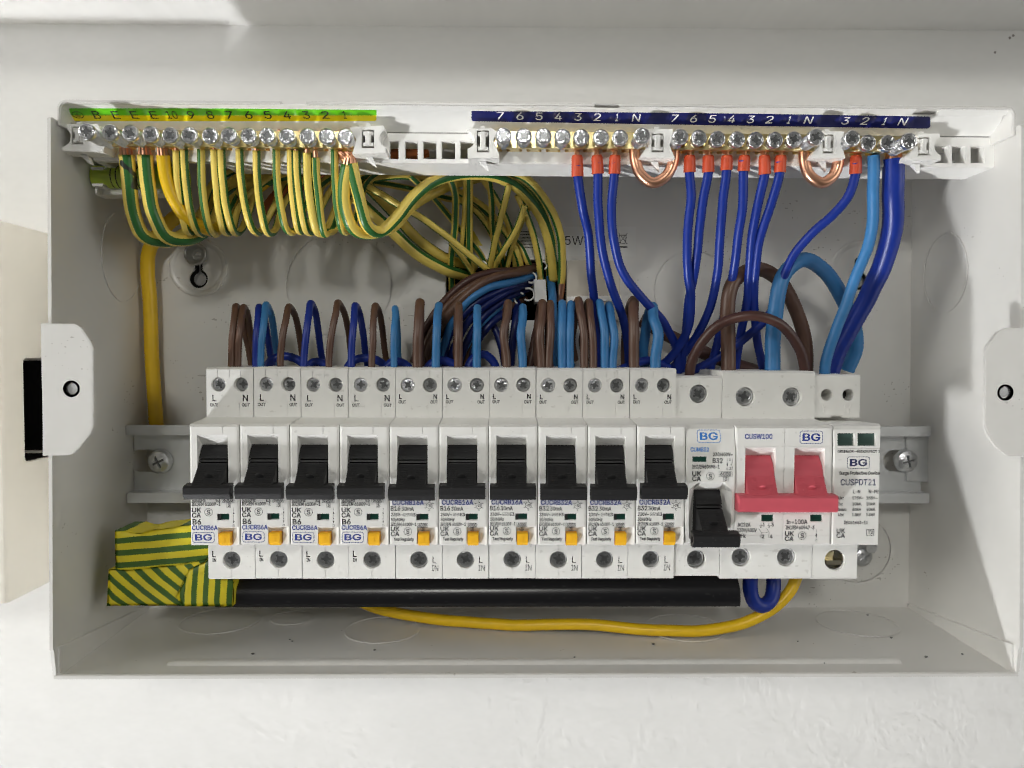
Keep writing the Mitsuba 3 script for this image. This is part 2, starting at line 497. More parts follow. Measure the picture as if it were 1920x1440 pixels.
for h in (hl, hr):
    put('tab_screw', cyl(h[0] - .1, h[1] + .1, 72, 81.0, 2.0, 1.85), 'galvanised', me)
    rr = trimesh.creation.revolve([(2.2, -1.4), (2.2, 0.1), (2.5, 0.25), (2.95, 0.05), (2.95, -0.2)], sections=28)
    rr.apply_translation([h[0], h[1], 82])
    put('hole_rim', rr, 'white_steel', me)

# bottom with turned-up ends and a rolled crease
bt = prism_x([(YB - 1.2, 0), (YB, 0), (YB, 73.0), (YB + 0.55, 74.2), (YB + 0.55, 75.6), (YB + 0.1, 76), (YB - 1.0, 76), (YB - 1.2, 75.2)], XL - 0.9, XR + 0.9)
put('bottom_panel', fit_box(bt), 'white_steel', me)
crease = prism_x([(YB - 0.05, 59.5), (YB + 0.75, 62), (YB + 1.1, 63.8), (YB + 0.7, 65.4), (YB - 0.05, 66.4)], -126, 153)
put('crease', fit_box(crease), 'white_steel', me, smooth=50)
put('corner_flap', fit_box(prism_x([(YB, 1), (YB + 2, 1), (YB + 10.6, 75), (YB, 75)], XL + 0.02, XL + 0.85)), 'white_steel', me)
put('corner_flap', fit_box(prism_x([(YB, 1), (YB + 2, 1), (YB + 10.6, 75), (YB, 75)], XR - 0.85, XR - 0.02)), 'white_steel', me)
# top, turned down at both ends with a rounded corner, with three slots in its rim
tl, tr = at(109, 189, 75), at(1903, 202, 75)


def arc(cx, cy, r, a0, a1, n=8):
    return [(cx + r * math.cos(math.radians(a0 + (a1 - a0) * i / n)), cy + r * math.sin(math.radians(a0 + (a1 - a0) * i / n))) for i in range(n + 1)]


path = [(tl[0], tl[1] - 8.5)] + arc(tl[0] + 2.6, tl[1] - 2.6, 2.6, 180, 90) + arc(tr[0] - 2.6, tr[1] - 2.6, 2.6, 90, 0) + [(tr[0], tr[1] - 10)]
top = ext(LineString(path).buffer(0.6, cap_style=2), 0, 74.4) + ext(LineString(path).buffer(0.35, cap_style=2), 74.3, 75)
for a, b, y in ((526, 574, 190), (1115, 1163, 196), (1720, 1766, 205)):
    p, q = at(a, y, 75), at(b, y, 75)
    top = top - cube(p[0], q[0], p[1] - 2.2, p[1] + 0.25, 70.2, 76)
put('top_panel', top, 'white_steel', me, smooth=40)

crumbs = []
rc = random.Random(3)
for px, py in ((540, 1205), (545, 1208), (1507, 1211), (1687, 1204), (1755, 1241), (1825, 1236), (1559, 1253), (322, 1249), (700, 1225), (1080, 1240), (1230, 1215), (1640, 1160), (470, 1232)):
    s_ = (665 - py) / (YB + 0.35)
    q = trimesh.creation.icosphere(subdivisions=1, radius=rc.uniform(0.28, 0.6))
    q.vertices *= np.array([rc.uniform(.7, 1.6), rc.uniform(.5, .8), rc.uniform(.7, 1.4)])
    q.apply_translation([(px - 937) / s_, YB + 0.35, CAM_Z - F_PX / s_])
    crumbs.append(q)
put('debris', cat(crumbs), 'dark_steel', kind='stuff', label='dark crumbs of swarf scattered on the floor of the steel box')

# ------------------------------------------------------------------ terminal carrier: sloping label face, slotted front
tc = thing('terminal_carrier', 'white plastic carrier rail with square slots along the top of the steel box', 'terminal carrier')
TLp, TRp, BLp, BRp = at(128, 201, 70.5), at(1880, 218, 70.5), at(166, 244, 62), at(1868, 256, 62)
TLb, TRb = at(111, 191.5, 74.6), at(1900, 206, 74.6)
slope = hull([TLp, TRp, BLp, BRp] + [q - [0, -0.9, 0.9] for q in (TLp, TRp, BLp, BRp)])
lip = hull([TLb, TRb, TLp + [0, -.02, 0], TRp + [0, -.02, 0]] + [q + [0, 0.8, -0.8] for q in (TLb, TRb, TLp, TRp)])
put('label_slope', slope, 'clip_plastic', tc, smooth=False)
for a, b, y in ((526, 574, 190), (1115, 1163, 196), (1720, 1766, 205)):
    p, q = at(a, y, 75), at(b, y, 75)
    lip = lip - cube(p[0], q[0], p[1] - 0.75, p[1] + 3, 66, 80)
put('upper_lip', lip, 'clip_plastic', tc, smooth=False)
front = px_poly([(172, 245), (1867, 257), (1867, 314), (174, 301)], 62)
holes = [(730, 747), (759, 783), (793, 818), (828, 853), (863, 889)]
for a, b in holes:
    front = front.difference(px_poly([(a, 265), (b, 265), (b, 298), (a, 297)], 62))
for a, b in ((1747, 1779), (1786, 1809), (1821, 1844)):
    front = front.difference(px_poly([(a, 274), (b, 274), (b, 306 - 1), (a, 306 - 1)], 62))
fb = at(0, 300, 62)[1]
car = soft(front, 42, 62, 0.5)
car = car - cube(-150, at(1855, 0, 62)[0], at(0, 306, 62)[1] + 1.2, 82.5, 38, 58.5)    # hollow behind the front wall
put('slotted_front', car, 'clip_plastic', tc, smooth=False)
e1v = (TRp - TLp) / np.linalg.norm(TRp - TLp)
nv = np.cross(e1v, TLp - BLp)
nv /= np.linalg.norm(nv)
if nv[2] < 0:
    nv = -nv
e2v = np.cross(nv, e1v)


def on_slope(px, py):
    d = _f + CR * (px - 960) / F_PX - CU * (py - 720) / F_PX
    t = np.dot(BLp - CAM, nv) / np.dot(d, nv)
    p = CAM + d * t - BLp
    return np.dot(p, e1v), np.dot(p, e2v)


def slope_mesh(m):
    v, f = arr(m)
    return (BLp + v[:, :1] * e1v + v[:, 1:2] * e2v + v[:, 2:3] * nv, f)


def slope_poly(pts):
    return Polygon([on_slope(*p) for p in pts])


def label_strip(parent, x0, y0, x1, y1, h, chars, mats, mat_txt, sym=None):
    a, b, c, d = (x0, y0), (x1, y1), (x1, y1 + h), (x0, y0 + h)
    whole = slope_poly([a, b, c, d]).buffer(-0.9).buffer(0.9, 6)
    mid = slope_poly([(x0, y0 + h * 0.55), (x1, y1 + h * 0.55), (x1, y1 + 60), (x0, y0 + 60)])
    if len(mats) == 2:
        put('upper_band', slope_mesh(ext(whole.difference(mid), -0.02, 0.12)), mats[0], parent, smooth=False)
        put('lower_band', slope_mesh(ext(whole.intersection(mid), -0.02, 0.12)), mats[1], parent, smooth=False)
    else:
        put('band', slope_mesh(ext(whole, -0.02, 0.12)), mats[0], parent, smooth=False)
    ms = []
    for s, px, py in chars:
        u, v = on_slope(px, py)
        _, vt = on_slope(px, py - 7)
        _, vb = on_slope(px, py + 7)
        w = 2.75 if len(s) == 1 else 4.2
        w = w * {'1': 0.42, 'N': 1.05, '10': 0.95}.get(s, 0.95)
        hh = vt - vb
        ms.append(text(s, u - w / 2, vb, hh, w, False, 0.13, 0.05))
    if sym:
        u, v = on_slope(*sym)
        e = Point(0, 0).buffer(1, 12)
        el = affinity.translate(affinity.scale(e, 2.1, 1.55), u, v)
        ms.append(tri(ext(el.difference(affinity.translate(affinity.scale(e, 1.8, 1.25), u, v)), 0.11, 0.16)))
        ms += [tri(ext(affinity.translate(g, u, v), 0.11, 0.16)) for g in (sbox(-.12, 0, .12, .95), sbox(-1.2, -.15, 1.2, .08), sbox(-.8, -.6, .8, -.4), sbox(-.4, -.95, .4, -.78))]
    put('lettering', slope_mesh(cat(ms)), mat_txt, parent, smooth=False)


el = thing('earth_label', 'green and yellow numbered label strip above the earth terminal bar', 'label')
label_strip(el, 122, 203, 706, 203, 23.5,
            [(s, x, 215) for s, x in (('B', 181), ('E', 217), ('E', 252), ('E', 288), ('10', 322), ('9', 358), ('8', 394), ('7', 430), ('6', 466), ('5', 502), ('4', 538), ('3', 574), ('2', 610), ('1', 646))],
            ['label_green', 'label_yellow'], 'black_print', (146, 215))
nl = thing('neutral_label', 'navy blue label strip with white numbers above the neutral terminal bars', 'label')
nch = list(zip('7654321N', (938, 975, 1011, 1047, 1084, 1120, 1157, 1193))) + list(zip('7654321N', (1265, 1301, 1336, 1372, 1408, 1443, 1480, 1516))) + list(zip('321N', (1586, 1622, 1659, 1693)))
label_strip(nl, 884, 204.5, 1744, 218.5, 22.5, [(s, x, 216.5 + (x - 938) * 0.0145) for s, x in nch], ['label_navy'], 'white_print')


# ------------------------------------------------------------------ terminal bars with proud screws
def screw_mesh(r, length, deep=1.5, shank=0.84, seed=0):
    rnd = random.Random(seed)
    prof = [(0, -length), (r * shank, -length)]
    z, lo = -length, True
    while z < -2.6:
        prof += [(r * shank * 0.93, z + 0.3), (r * shank, z + 0.62)]
        z += 0.62
    prof += [(r * shank * 0.9, -2.3), (r * 0.96, -2.0), (r, -1.7), (r, -0.45), (r * 0.9, -0.08), (r * 0.8, 0.0)]
    q = CrossSection([[(p[0], p[1]) for p in prof] + [(0, 0)]])
    m = Manifold.revolve(q, 26)
    for k in range(2):
        a = k * 90
        m = m - (Manifold.hull_points(np.array([(sx * l, sy * w, zz) for zz, l, w in ((0.1, r * 0.66, r * 0.15), (-deep, r * 0.30, r * 0.11)) for sx in (-1, 1) for sy in (-1, 1)])).rotate([0, 0, a]))
        m = m - Manifold.cube([r * 1.5, r * 0.05, 0.3], True).rotate([0, 0, a + 45]).translate([0, 0, 0.02])
    m = m - Manifold.cylinder(deep, r * 0.1, r * 0.42, 8).translate([0, 0, -deep + 0.05])
    for i in range(7):                                              # scratches and nicks from the driver
        a, d = rnd.uniform(0, 180), rnd.uniform(-0.5, 0.5) * r
        m = m - Manifold.cube([r * rnd.uniform(0.5, 1.0), r * 0.035, 0.16], True).rotate([0, 0, a]).translate([d, rnd.uniform(-.5, .5) * r, 0.02])
    return m


def recess_shade_mesh(r):  # cross of darker metal laid in the driver slot as painted shade
    q = sbox(-r * .60, -r * .135, r * .60, r * .135).union(sbox(-r * .135, -r * .60, r * .135, r * .60)).union(Point(0, 0).buffer(r * .33, 4))
    q = q.union(affinity.rotate(sbox(-r * .8, -r * .03, r * .8, r * .03), 45, (0, 0))).union(affinity.rotate(sbox(-r * .8, -r * .03, r * .8, r * .03), -45, (0, 0)))
    return ext(q, -1.3, -0.13)


def bar(key, x0, x1, y0, y1, zf, zb, taps):
    a, b = at(x0, y0, zf), at(x1, y1, zf)
    body = cube(a[0], b[0], b[1], a[1], zb, zf)
    w = b[0] - a[0]
    for px in taps:
        c = at(px, 262, zf)[0] + 0.4
        body = body - cyl(c, (a[1] + b[1]) / 2, zf - 3, zf + 1, 2.35, seg=20)
        body = body - Manifold.cylinder(9, 2.2, 2.2, 16).rotate([90, 0, 0]).translate([c, b[1] + 6, (zf + zb) / 2])
    put('brass_bar', body, 'brass', key, smooth=False)


def bar_screw(parent, px, py, zh, length, i):
    p = at(px, py, zh)
    L = round(length)
    k = put_copy('terminal_screw', ('barscrew', L, i % 5), lambda: screw_mesh(2.95, L, 1.5, 0.84, i % 5), 'zinc', move(p[0], p[1], p[2], i * 1.37), parent)
    put_copy('recess', ('rec', 2.95), lambda: recess_shade_mesh(2.95), 'dark_steel', move(p[0], p[1], p[2], i * 1.37), k)


def clip(parent, pts, win, zf=70.5, side=None, arcs=()):
    """A clip that holds a terminal bar on the carrier: a plate with a round bite, a window and an I-shaped latch."""
    pl = px_poly(pts, zf)
    for cx, cy, r in arcs:
        c = at(cx, cy, zf)
        pl = pl.difference(Point(c[0], c[1]).buffer(r, 14))
    x0, y0, x1, y1 = win
    wn = px_poly([(x0, y0), (x1, y0), (x1, y1), (x0, y1)], zf)
    m = soft(pl.difference(wn), 62, zf, 0.4)
    bx = wn.bounds
    cx = (bx[0] + bx[2]) / 2
    I = sbox(bx[0] + .3, bx[3] - 2.0, bx[2] - .3, bx[3] - .5).union(sbox(cx - 1.1, bx[1] + .8, cx + 1.1, bx[3] - .5)).union(sbox(bx[0] + .3, bx[1] + .8, bx[2] - .3, bx[1] + 2.1))
    k = put('clip', m, 'clip_plastic', parent, smooth=False)
    put('latch', soft(I, 62, zf - 0.5, 0.3) + ext(sbox(cx - .7, bx[1] + 1.0, cx + .7, bx[3] - .6), zf - 0.6, zf + 0.2), 'clip_plastic', k, smooth=False)
    c = at((x0 + x1) / 2, pts[0][1] - 2, zf - 1)
    lowy = pl.bounds[1]
    put('barb', hull([(cx - 1.4, lowy - .1, 66), (cx + 1.0, lowy - .1, 66), (cx + .6, lowy - 2.6, 64), (cx + 2.1, lowy - 3.2, 64), (cx - 1.4, lowy - .1, 63), (cx + 1.0, lowy - .1, 63), (cx + 2.0, lowy - 3.2, 62.3)]) + cube(cx - .9, cx + .7, pl.bounds[3] - .1, pl.bounds[3] + 1.1, 66.5, 69), 'clip_plastic', k, smooth=False)


eb = thing('earth_terminal_bar', 'long brass earth terminal bar with fourteen zinc screws, top left', 'terminal bar')
ex = [161, 205, 243, 281, 318, 354, 393, 428, 465, 500, 537, 576, 612, 647]
ey = [246, 248, 249, 251, 253, 253, 254, 253, 254, 254, 255, 255, 255, 256]
el_ = [14, 10, 9, 8, 8, 7, 7, 6, 6, 6, 6, 6, 6, 6]
bar(eb, 176, 662, 243, 277, 67.5, 60.5, ex[1:])
for i, (x, y, l) in enumerate(zip(ex, ey, el_)):
    bar_screw(eb, x, y, 67.5 + l, l + 2, i)
clip(eb, [(116, 232), (182, 232), (200, 262), (193, 285), (115, 283)], (134, 237, 155, 270), arcs=((113, 256, 3.6),))
clip(eb, [(655, 239), (664, 237), (719, 235), (722, 248), (723, 286), (700, 288), (660, 288), (668, 262)], (678, 243, 701, 277), arcs=((729, 259, 3.4),))
for i in range(len(ex) - 1):                                        # cut conductor ends that poke out above the bar
    if random.random() < 0.75:
        p = at(ex[i] + 22 + random.uniform(-3, 4), 241, 64)
        q = trimesh.creation.capsule(height=2.6, radius=random.choice([0.45, 0.6, 0.8]), count=[8, 8])
        q.apply_transform(trimesh.transformations.rotation_matrix(-math.pi / 2, [1, 0, 0]))
        q.apply_translation([p[0], p[1] - 2.4, p[2]])
        put('copper_end', q, 'copper', eb)

NB = [
    ('short run of brass neutral terminal bar with eight screws, next to the earth bar', [944, 982, 1019, 1055, 1090, 1127, 1163, 1204], [254, 255, 255, 256, 257, 257, 258, 254], [8, 7, 7, 7, 4, 4, 4, 9], (926, 1210, 246, 279)),
    ('brass neutral terminal bar with eight screws, middle of the three neutral bars', [1276, 1311, 1346, 1383, 1418, 1454, 1490, 1531], [256, 258, 260, 261, 262, 262, 261, 256], [8, 4, 4, 4, 4, 4, 4, 10], (1254, 1540, 250, 283)),
    ('brass neutral terminal bar with four screws, beside the right wall of the steel box', [1599, 1629, 1666, 1706], [259, 267, 268, 264], [8, 4, 4, 10], (1580, 1706, 255, 286)),
]
nbk = []
for lab, xs, ys, ls, (a, b, c, d) in NB:
    k = thing('neutral_terminal_bar', lab, 'terminal bar', 'neutral terminal bars')
    nbk.append(k)
    bar(k, a, b, c, d, 67.5, 60.5, xs)
    for i, (x, y, l) in enumerate(zip(xs, ys, ls)):
        bar_screw(k, x, y, 67.5 + l, l + 2, i + 17 + len(nbk))
clip(nbk[0], [(876, 241), (922, 240), (931, 246), (925, 262), (936, 289), (936, 296), (877, 296)], (894, 244, 917, 285), arcs=((873, 262, 3.2),))
clip(nbk[1], [(1216, 242), (1262, 241), (1262, 256), (1256, 272), (1266, 297), (1200, 294), (1206, 285), (1222, 268)], (1222, 250, 1245, 285))
clip(nbk[2], [(1548, 245), (1584, 246), (1578, 268), (1586, 296), (1520, 296), (1524, 288), (1540, 270)], (1543, 252, 1564, 287))
clip(nbk[2], [(1722, 250), (1763, 250), (1765, 300), (1698, 300), (1700, 292), (1722, 272)], (1722, 257, 1744, 291), arcs=((1771, 273, 3.6),))


# ------------------------------------------------------------------ spirit level under the carrier
sl = thing('spirit_level', 'small green spirit level vial in a white bracket under the earth bar', 'spirit level')
p0, p1 = at(176, 331, 48), at(348, 331, 48)
vial = trimesh.creation.cylinder(radius=4.3, height=p1[0] - p0[0], sections=32)
vial.apply_transform(trimesh.transformations.rotation_matrix(math.pi / 2, [0, 1, 0]))
vial.apply_translation([(p0[0] + p1[0]) / 2, p0[1], 47])
put('vial', vial, 'vial_green', sl)
for px in (207, 217, 255, 265):
    x = at(px, 331, 51)[0]
    t = trimesh.creation.annulus(4.3, 4.42, 0.32, sections=36)
    t.apply_transform(trimesh.transformations.rotation_matrix(math.pi / 2, [0, 1, 0]))
    t.apply_translation([x, p0[1], 47])
    put('vial_mark', t, 'black_print', sl)
br = px_poly([(150, 296), (340, 298), (340, 366), (176, 368)], 43)
br = br.difference(px_poly([(171, 310), (330, 310), (330, 355), (187, 355)], 43))
put('bracket', soft(br, 38, 46, 0.5) + ext(px_poly([(150, 296), (340, 298), (340, 366), (176, 368)], 43), 38, 39)
    + ext(px_poly([(170, 313), (192, 313), (192, 318), (171, 318)], 52), 39, 52) + ext(px_poly([(172, 344), (193, 344), (193, 349), (173, 349)], 52), 39, 52)
    + ext(px_poly([(178, 349), (182, 349), (182, 362), (178, 362)], 50), 39, 50), 'clip_plastic', sl, smooth=False)

# ------------------------------------------------------------------ DIN rail
dr_ = thing('mounting_rail', 'galvanised steel mounting rail behind the row of breakers', 'rail')
ra, rb = at(236, 797, 21), at(1742, 943, 21)
ytop, ybot = ra[1], at(236, 943, 21)[1]
prof = [(ytop, 21), (ytop - 4.3, 21), (ytop - 4.3, 14), (ybot + 4.3, 14), (ybot + 4.3, 21), (ybot, 21), (ybot, 20), (ybot + 3.2, 20), (ybot + 3.2, 13), (ytop - 3.2, 13), (ytop - 3.2, 20), (ytop, 20)]
rail = prism_x(prof, ra[0], rb[0])
for px in (262, 1676):
    c = at(px, 864, 14)
    rail = rail - ext(Point(c[0] + (3 if px < 900 else 3), c[1]).buffer(0.1).union(LineString([(c[0], c[1]), (c[0] + 8, c[1])])).buffer(4.9, 12), 12, 15)
put('rail_body', rail, 'galvanised', dr_, smooth=False)
cap = px_poly([(1700, 814), (1748, 816), (1756, 824), (1754, 896), (1744, 904), (1700, 902)], 15.5)
put('end_plate', soft(cap, 14.02, 15.6, 0.4), 'galvanised', dr_, smooth=False)


def pan_head(r):
    prof = [(0, -6), (r * 0.5, -6), (r * 0.5, -0.2), (r, 0.0), (r * 0.99, r * 0.16), (r * 0.84, r * 0.42), (r * 0.55, r * 0.56), (0, r * 0.62)]
    m = Manifold.revolve(CrossSection([prof]), 36)
    for k in range(2):
        m = m - Manifold.cube([r * 1.05, r * 0.18, r * 0.6], True).rotate([0, 0, k * 90 + 33]).translate([0, 0, r * 0.62])
    return m


for px, py in ((301, 865), (1698, 864)):
    c = at(px, py, 15)
    k = put_copy('rail_screw', 'panhead', lambda: pan_head(5.3), 'zinc', move(c[0], c[1], 14.8, px * 0.01), dr_)
    put_copy('recess', 'panrec', lambda: ext(sbox(-3.4, -.75, 3.4, .75).union(sbox(-.75, -3.4, .75, 3.4)).union(Point(0, 0).buffer(1.6, 5)), 0.5, 2.2), 'dark_steel', move(c[0], c[1], 14.8, px * 0.01 + .58), k)  # darker cross in the pan head slot, painted shade

# lower right fixing screw in the back panel
fs = at(1622, 1046, 5)
m = cat([pan_head(4.6).translate([fs[0], fs[1], 2.0]), cyl(fs[0] + 2.5, fs[1] + 5, 0, 6, 3.4, 2.6)])
put('fixing_screw', m, 'zinc_dull', me)


# ------------------------------------------------------------------ breakers
PITCH_MM = 18.0
X0 = -112.25
ZS, ZN = 60.4, 77.2


def yn(py, z=ZN):
    return (665 - py) / (F_PX / (CAM_Z - z))


def terminal(parent, x, y, z, r, i, mat='zinc_dull'):
    k = put_copy('terminal_screw', ('term', round(r, 2), i % 4, mat), lambda: screw_mesh(r, 4.0, 1.3, 1.0, i % 4 + 9), mat, move(x, y, z, i * 0.9 + 0.4), parent)
    put_copy('recess', ('rec', round(r, 2)), lambda: recess_shade_mesh(r), 'dark_steel', move(x, y, z, i * 0.9 + 0.4), k)


def nose_cap(x0, x1, z):
    """Rounds the two long front edges of a device."""
    return prism_y([(x0, 0), (x0, z - 0.7), (x0 + 0.25, z - 0.2), (x0 + 0.8, z), (x1 - 0.8, z), (x1 - 0.25, z - 0.2), (x1, z - 0.7), (x1, 0)], -130, 20)


def toggle_meshes(x0, dy=0.0, w0=3.15, w1=13.65, b0=0.7, b1=17.0, zb=0.0, fat=0.0, groove=True):
    drum = [(-42 + 10.6 * math.cos(a), 66 + 10.6 * math.sin(a)) for a in np.linspace(math.radians(-10), math.radians(190), 30)]
    m = prism_x([(y + dy, z) for y, z in drum], w0, w1)
    for yy in (-38.6, -39.8) if groove else ():
        m = m - prism_x([(yy + dy, 90), (yy + dy + .45, 90), (yy + dy + .45, 74), (yy + dy, 74)], w0 - 1, w1 + 1)
    lev = [(-39.9, 72), (-40.0, 76.6), (-46.8, 83.6 + zb), (-49.5, 83.6 + zb), (-49.5, 70)]
    m = m + prism_x([(y + dy, z) for y, z in lev], w0 + 0.1, w1 - 0.05)
    for i in range(8):                                              # finger ribs
        t = 0.12 + i * 0.105
        y, z = -40.0 - 6.8 * t, 76.6 + (7.0 + zb) * t
        for a, b in ((w0 + .7, (w0 + w1) / 2 - 1.5), ((w0 + w1) / 2 + 1.5, w1 - .7)):
            m = m + prism_x([(y + dy, z - .4), (y + dy - .36, z - .02), (y + dy - .05, z + .30), (y + dy + .12, z + .05)], a, b)
    m = m + Manifold.sphere(1.5, 20).scale([1, 1.35, 0.35]).rotate([44, 0, 0]).translate([(w0 + w1) / 2, -44.2 + dy, 80.9 + zb * .6])
    f = fat
    gp = [(-46.3, 80.5 + zb), (-46.9, 84.2 + zb), (-47.6, 84.9 + zb), (-49.6 - f, 85.0 + zb), (-50.2 - f, 84.7 + zb), (-51.7 - f, 83.9 + zb), (-51.9 - f, 80.6 + zb)]
    grip = prism_x([(y + dy, z) for y, z in gp], b0, b1)
    grip = grip - prism_x([(y, z) for y, z in [(-48.0 + dy, 81.6 + zb), (-50.4 + dy - f, 81.6 + zb), (-50.4 + dy - f, 83.6 + zb), (-48.0 + dy, 83.6 + zb)]], b0 - .1, b0 + .5)
    return m, grip


def add_toggle(parent, X, key, mat, **k):
    tk = None
    for nm, j in (('toggle', 0), ('toggle_bar', 1)):
        kk = put_copy(nm, (key, nm), lambda: toggle_meshes(0, **k)[j], mat, X if np.ndim(X) == 2 else move(X), parent if j == 0 else tk, 35)
        tk = kk if j == 0 else tk
    return tk


def rcbo_body():
    prof = [(-5.1, 8), (-5.1, 59.3), (-5.9, 60.4), (-24.2, 60.4), (-25.4, 76.2), (-26.3, 77.2), (-68.9, 77.2), (-69.5, 76.5), (-69.5, 60.4), (-86.3, 60.4), (-86.9, 59.7), (-86.9, 8)]
    m = prism_x(prof, 0.11, 17.89) ^ nose_cap(0.11, 17.89, 77.2)
    m = m - prism_x([(-28.6, 78), (-34.4, 70.8), (-34.4, 55), (-51.5, 55), (-51.5, 78)], 2.9, 13.95)
    m = m - cyl(4.7, -11.7, 56, 61, 2.75) - cyl(13.2, -11.7, 55, 61, 2.75) - cyl(9.0, -79.4, 55, 61, 3.45)
    m = m - cube(9.8, 14.2, -60.3, -57.9, 75.9, 78)
    m = m - prism_x([(-62.6, 77.3), (-64.2, 75.4), (-64.2, 73.8), (-71, 73.8), (-71, 78), (-62.6, 78)], 10.1, 14.9)
    m = m - hull([(14.8, -62.6, 77.3), (17.9, -62.6, 77.3), (14.8, -70, 77.3), (17.9, -70, 77.3), (14.8, -64, 75.0), (14.8, -70, 75.0), (14.8, -62.6, 79), (17.9, -70, 79), (17.9, -62.6, 79), (14.8, -70, 79)])
    g = 0.2
    m = m - cube(12.1, 12.1 + g, -28.8, -24, 76.7, 78) - cube(4.4, 4.4 + g, -9.0, -4, 60.0, 62) - cube(13, 13 + g, -9.0, -4, 60.0, 62) - cube(8.9, 8.9 + g, -9.0, -4, 60.1, 62)
    m = m - cube(12.6, 12.6 + g, -24, -18.2, 60.15, 62) - cube(10.4, 12.7, -18.2, -18.2 + g, 60.15, 62) - cube(8.9, 8.9 + g, -88, -69.6, 60.1, 62)
    m = m - cube(13.9, 18, -51.7, -51.5, 76.9, 78)
    return m


def button_mesh():
    m = prism_x([(-65.0, 74), (-65.0, 77.4), (-65.4, 77.8), (-68.4, 77.8), (-69.7, 76.4), (-69.7, 74)], 10.5, 14.45)
    return cat([m, text('T', 11.5, -68.1, 2.2, 2.0, True, 77.85, 0.3)])


def ukca(x, y, h, z):
    return [text('UK', x, y + h * 1.18, h, h * 2.05, True, z), text('CA', x, y, h, h * 2.0, True, z)]


def s_mark(x, y, r, z):
    return [ring(x, y, r, r * 0.14, z), text('S', x - r * 0.42, y - r * 0.55, r * 1.1, r * 0.84, True, z)]


def updown(x, y0, y1, z):
    m = (y0 + y1) / 2
    return [line([(x, y1), (x, y1 - 0.9)], .16, z), line([(x, y0 + 1.3), (x, y1 - 1.3)], .12, z), tri(ext(Polygon([(x - .3, y1 - 2.1), (x + .3, y1 - 2.1), (x, y1 - 1.2)]), z - .02, z + .04)),
            tri(ext(Polygon([(x - .3, y0 + 2.0), (x + .3, y0 + 2.0), (x, y0 + 1.1)]), z - .02, z + .04)), ring(x, y0 + .3, .42, .13, z)]


def logo(x0, y0, x1, y1, z):
    w, h = x1 - x0, y1 - y0
    return [frame(x0, y0, x1, y1, 0.2, z, 0.9), text('BG', x0 + w * .125, y0 + h * .24, h * .54, w * .75, True, z), text('BG', x0 + w * .135, y0 + h * .245, h * .53, w * .75, True, z + .004), text('BG', x0 + w * .118, y0 + h * .225, h * .56, w * .765, True, z + .008)]


def rel(px, base):
    return (px - base) / (F_PX / (CAM_Z - ZN))


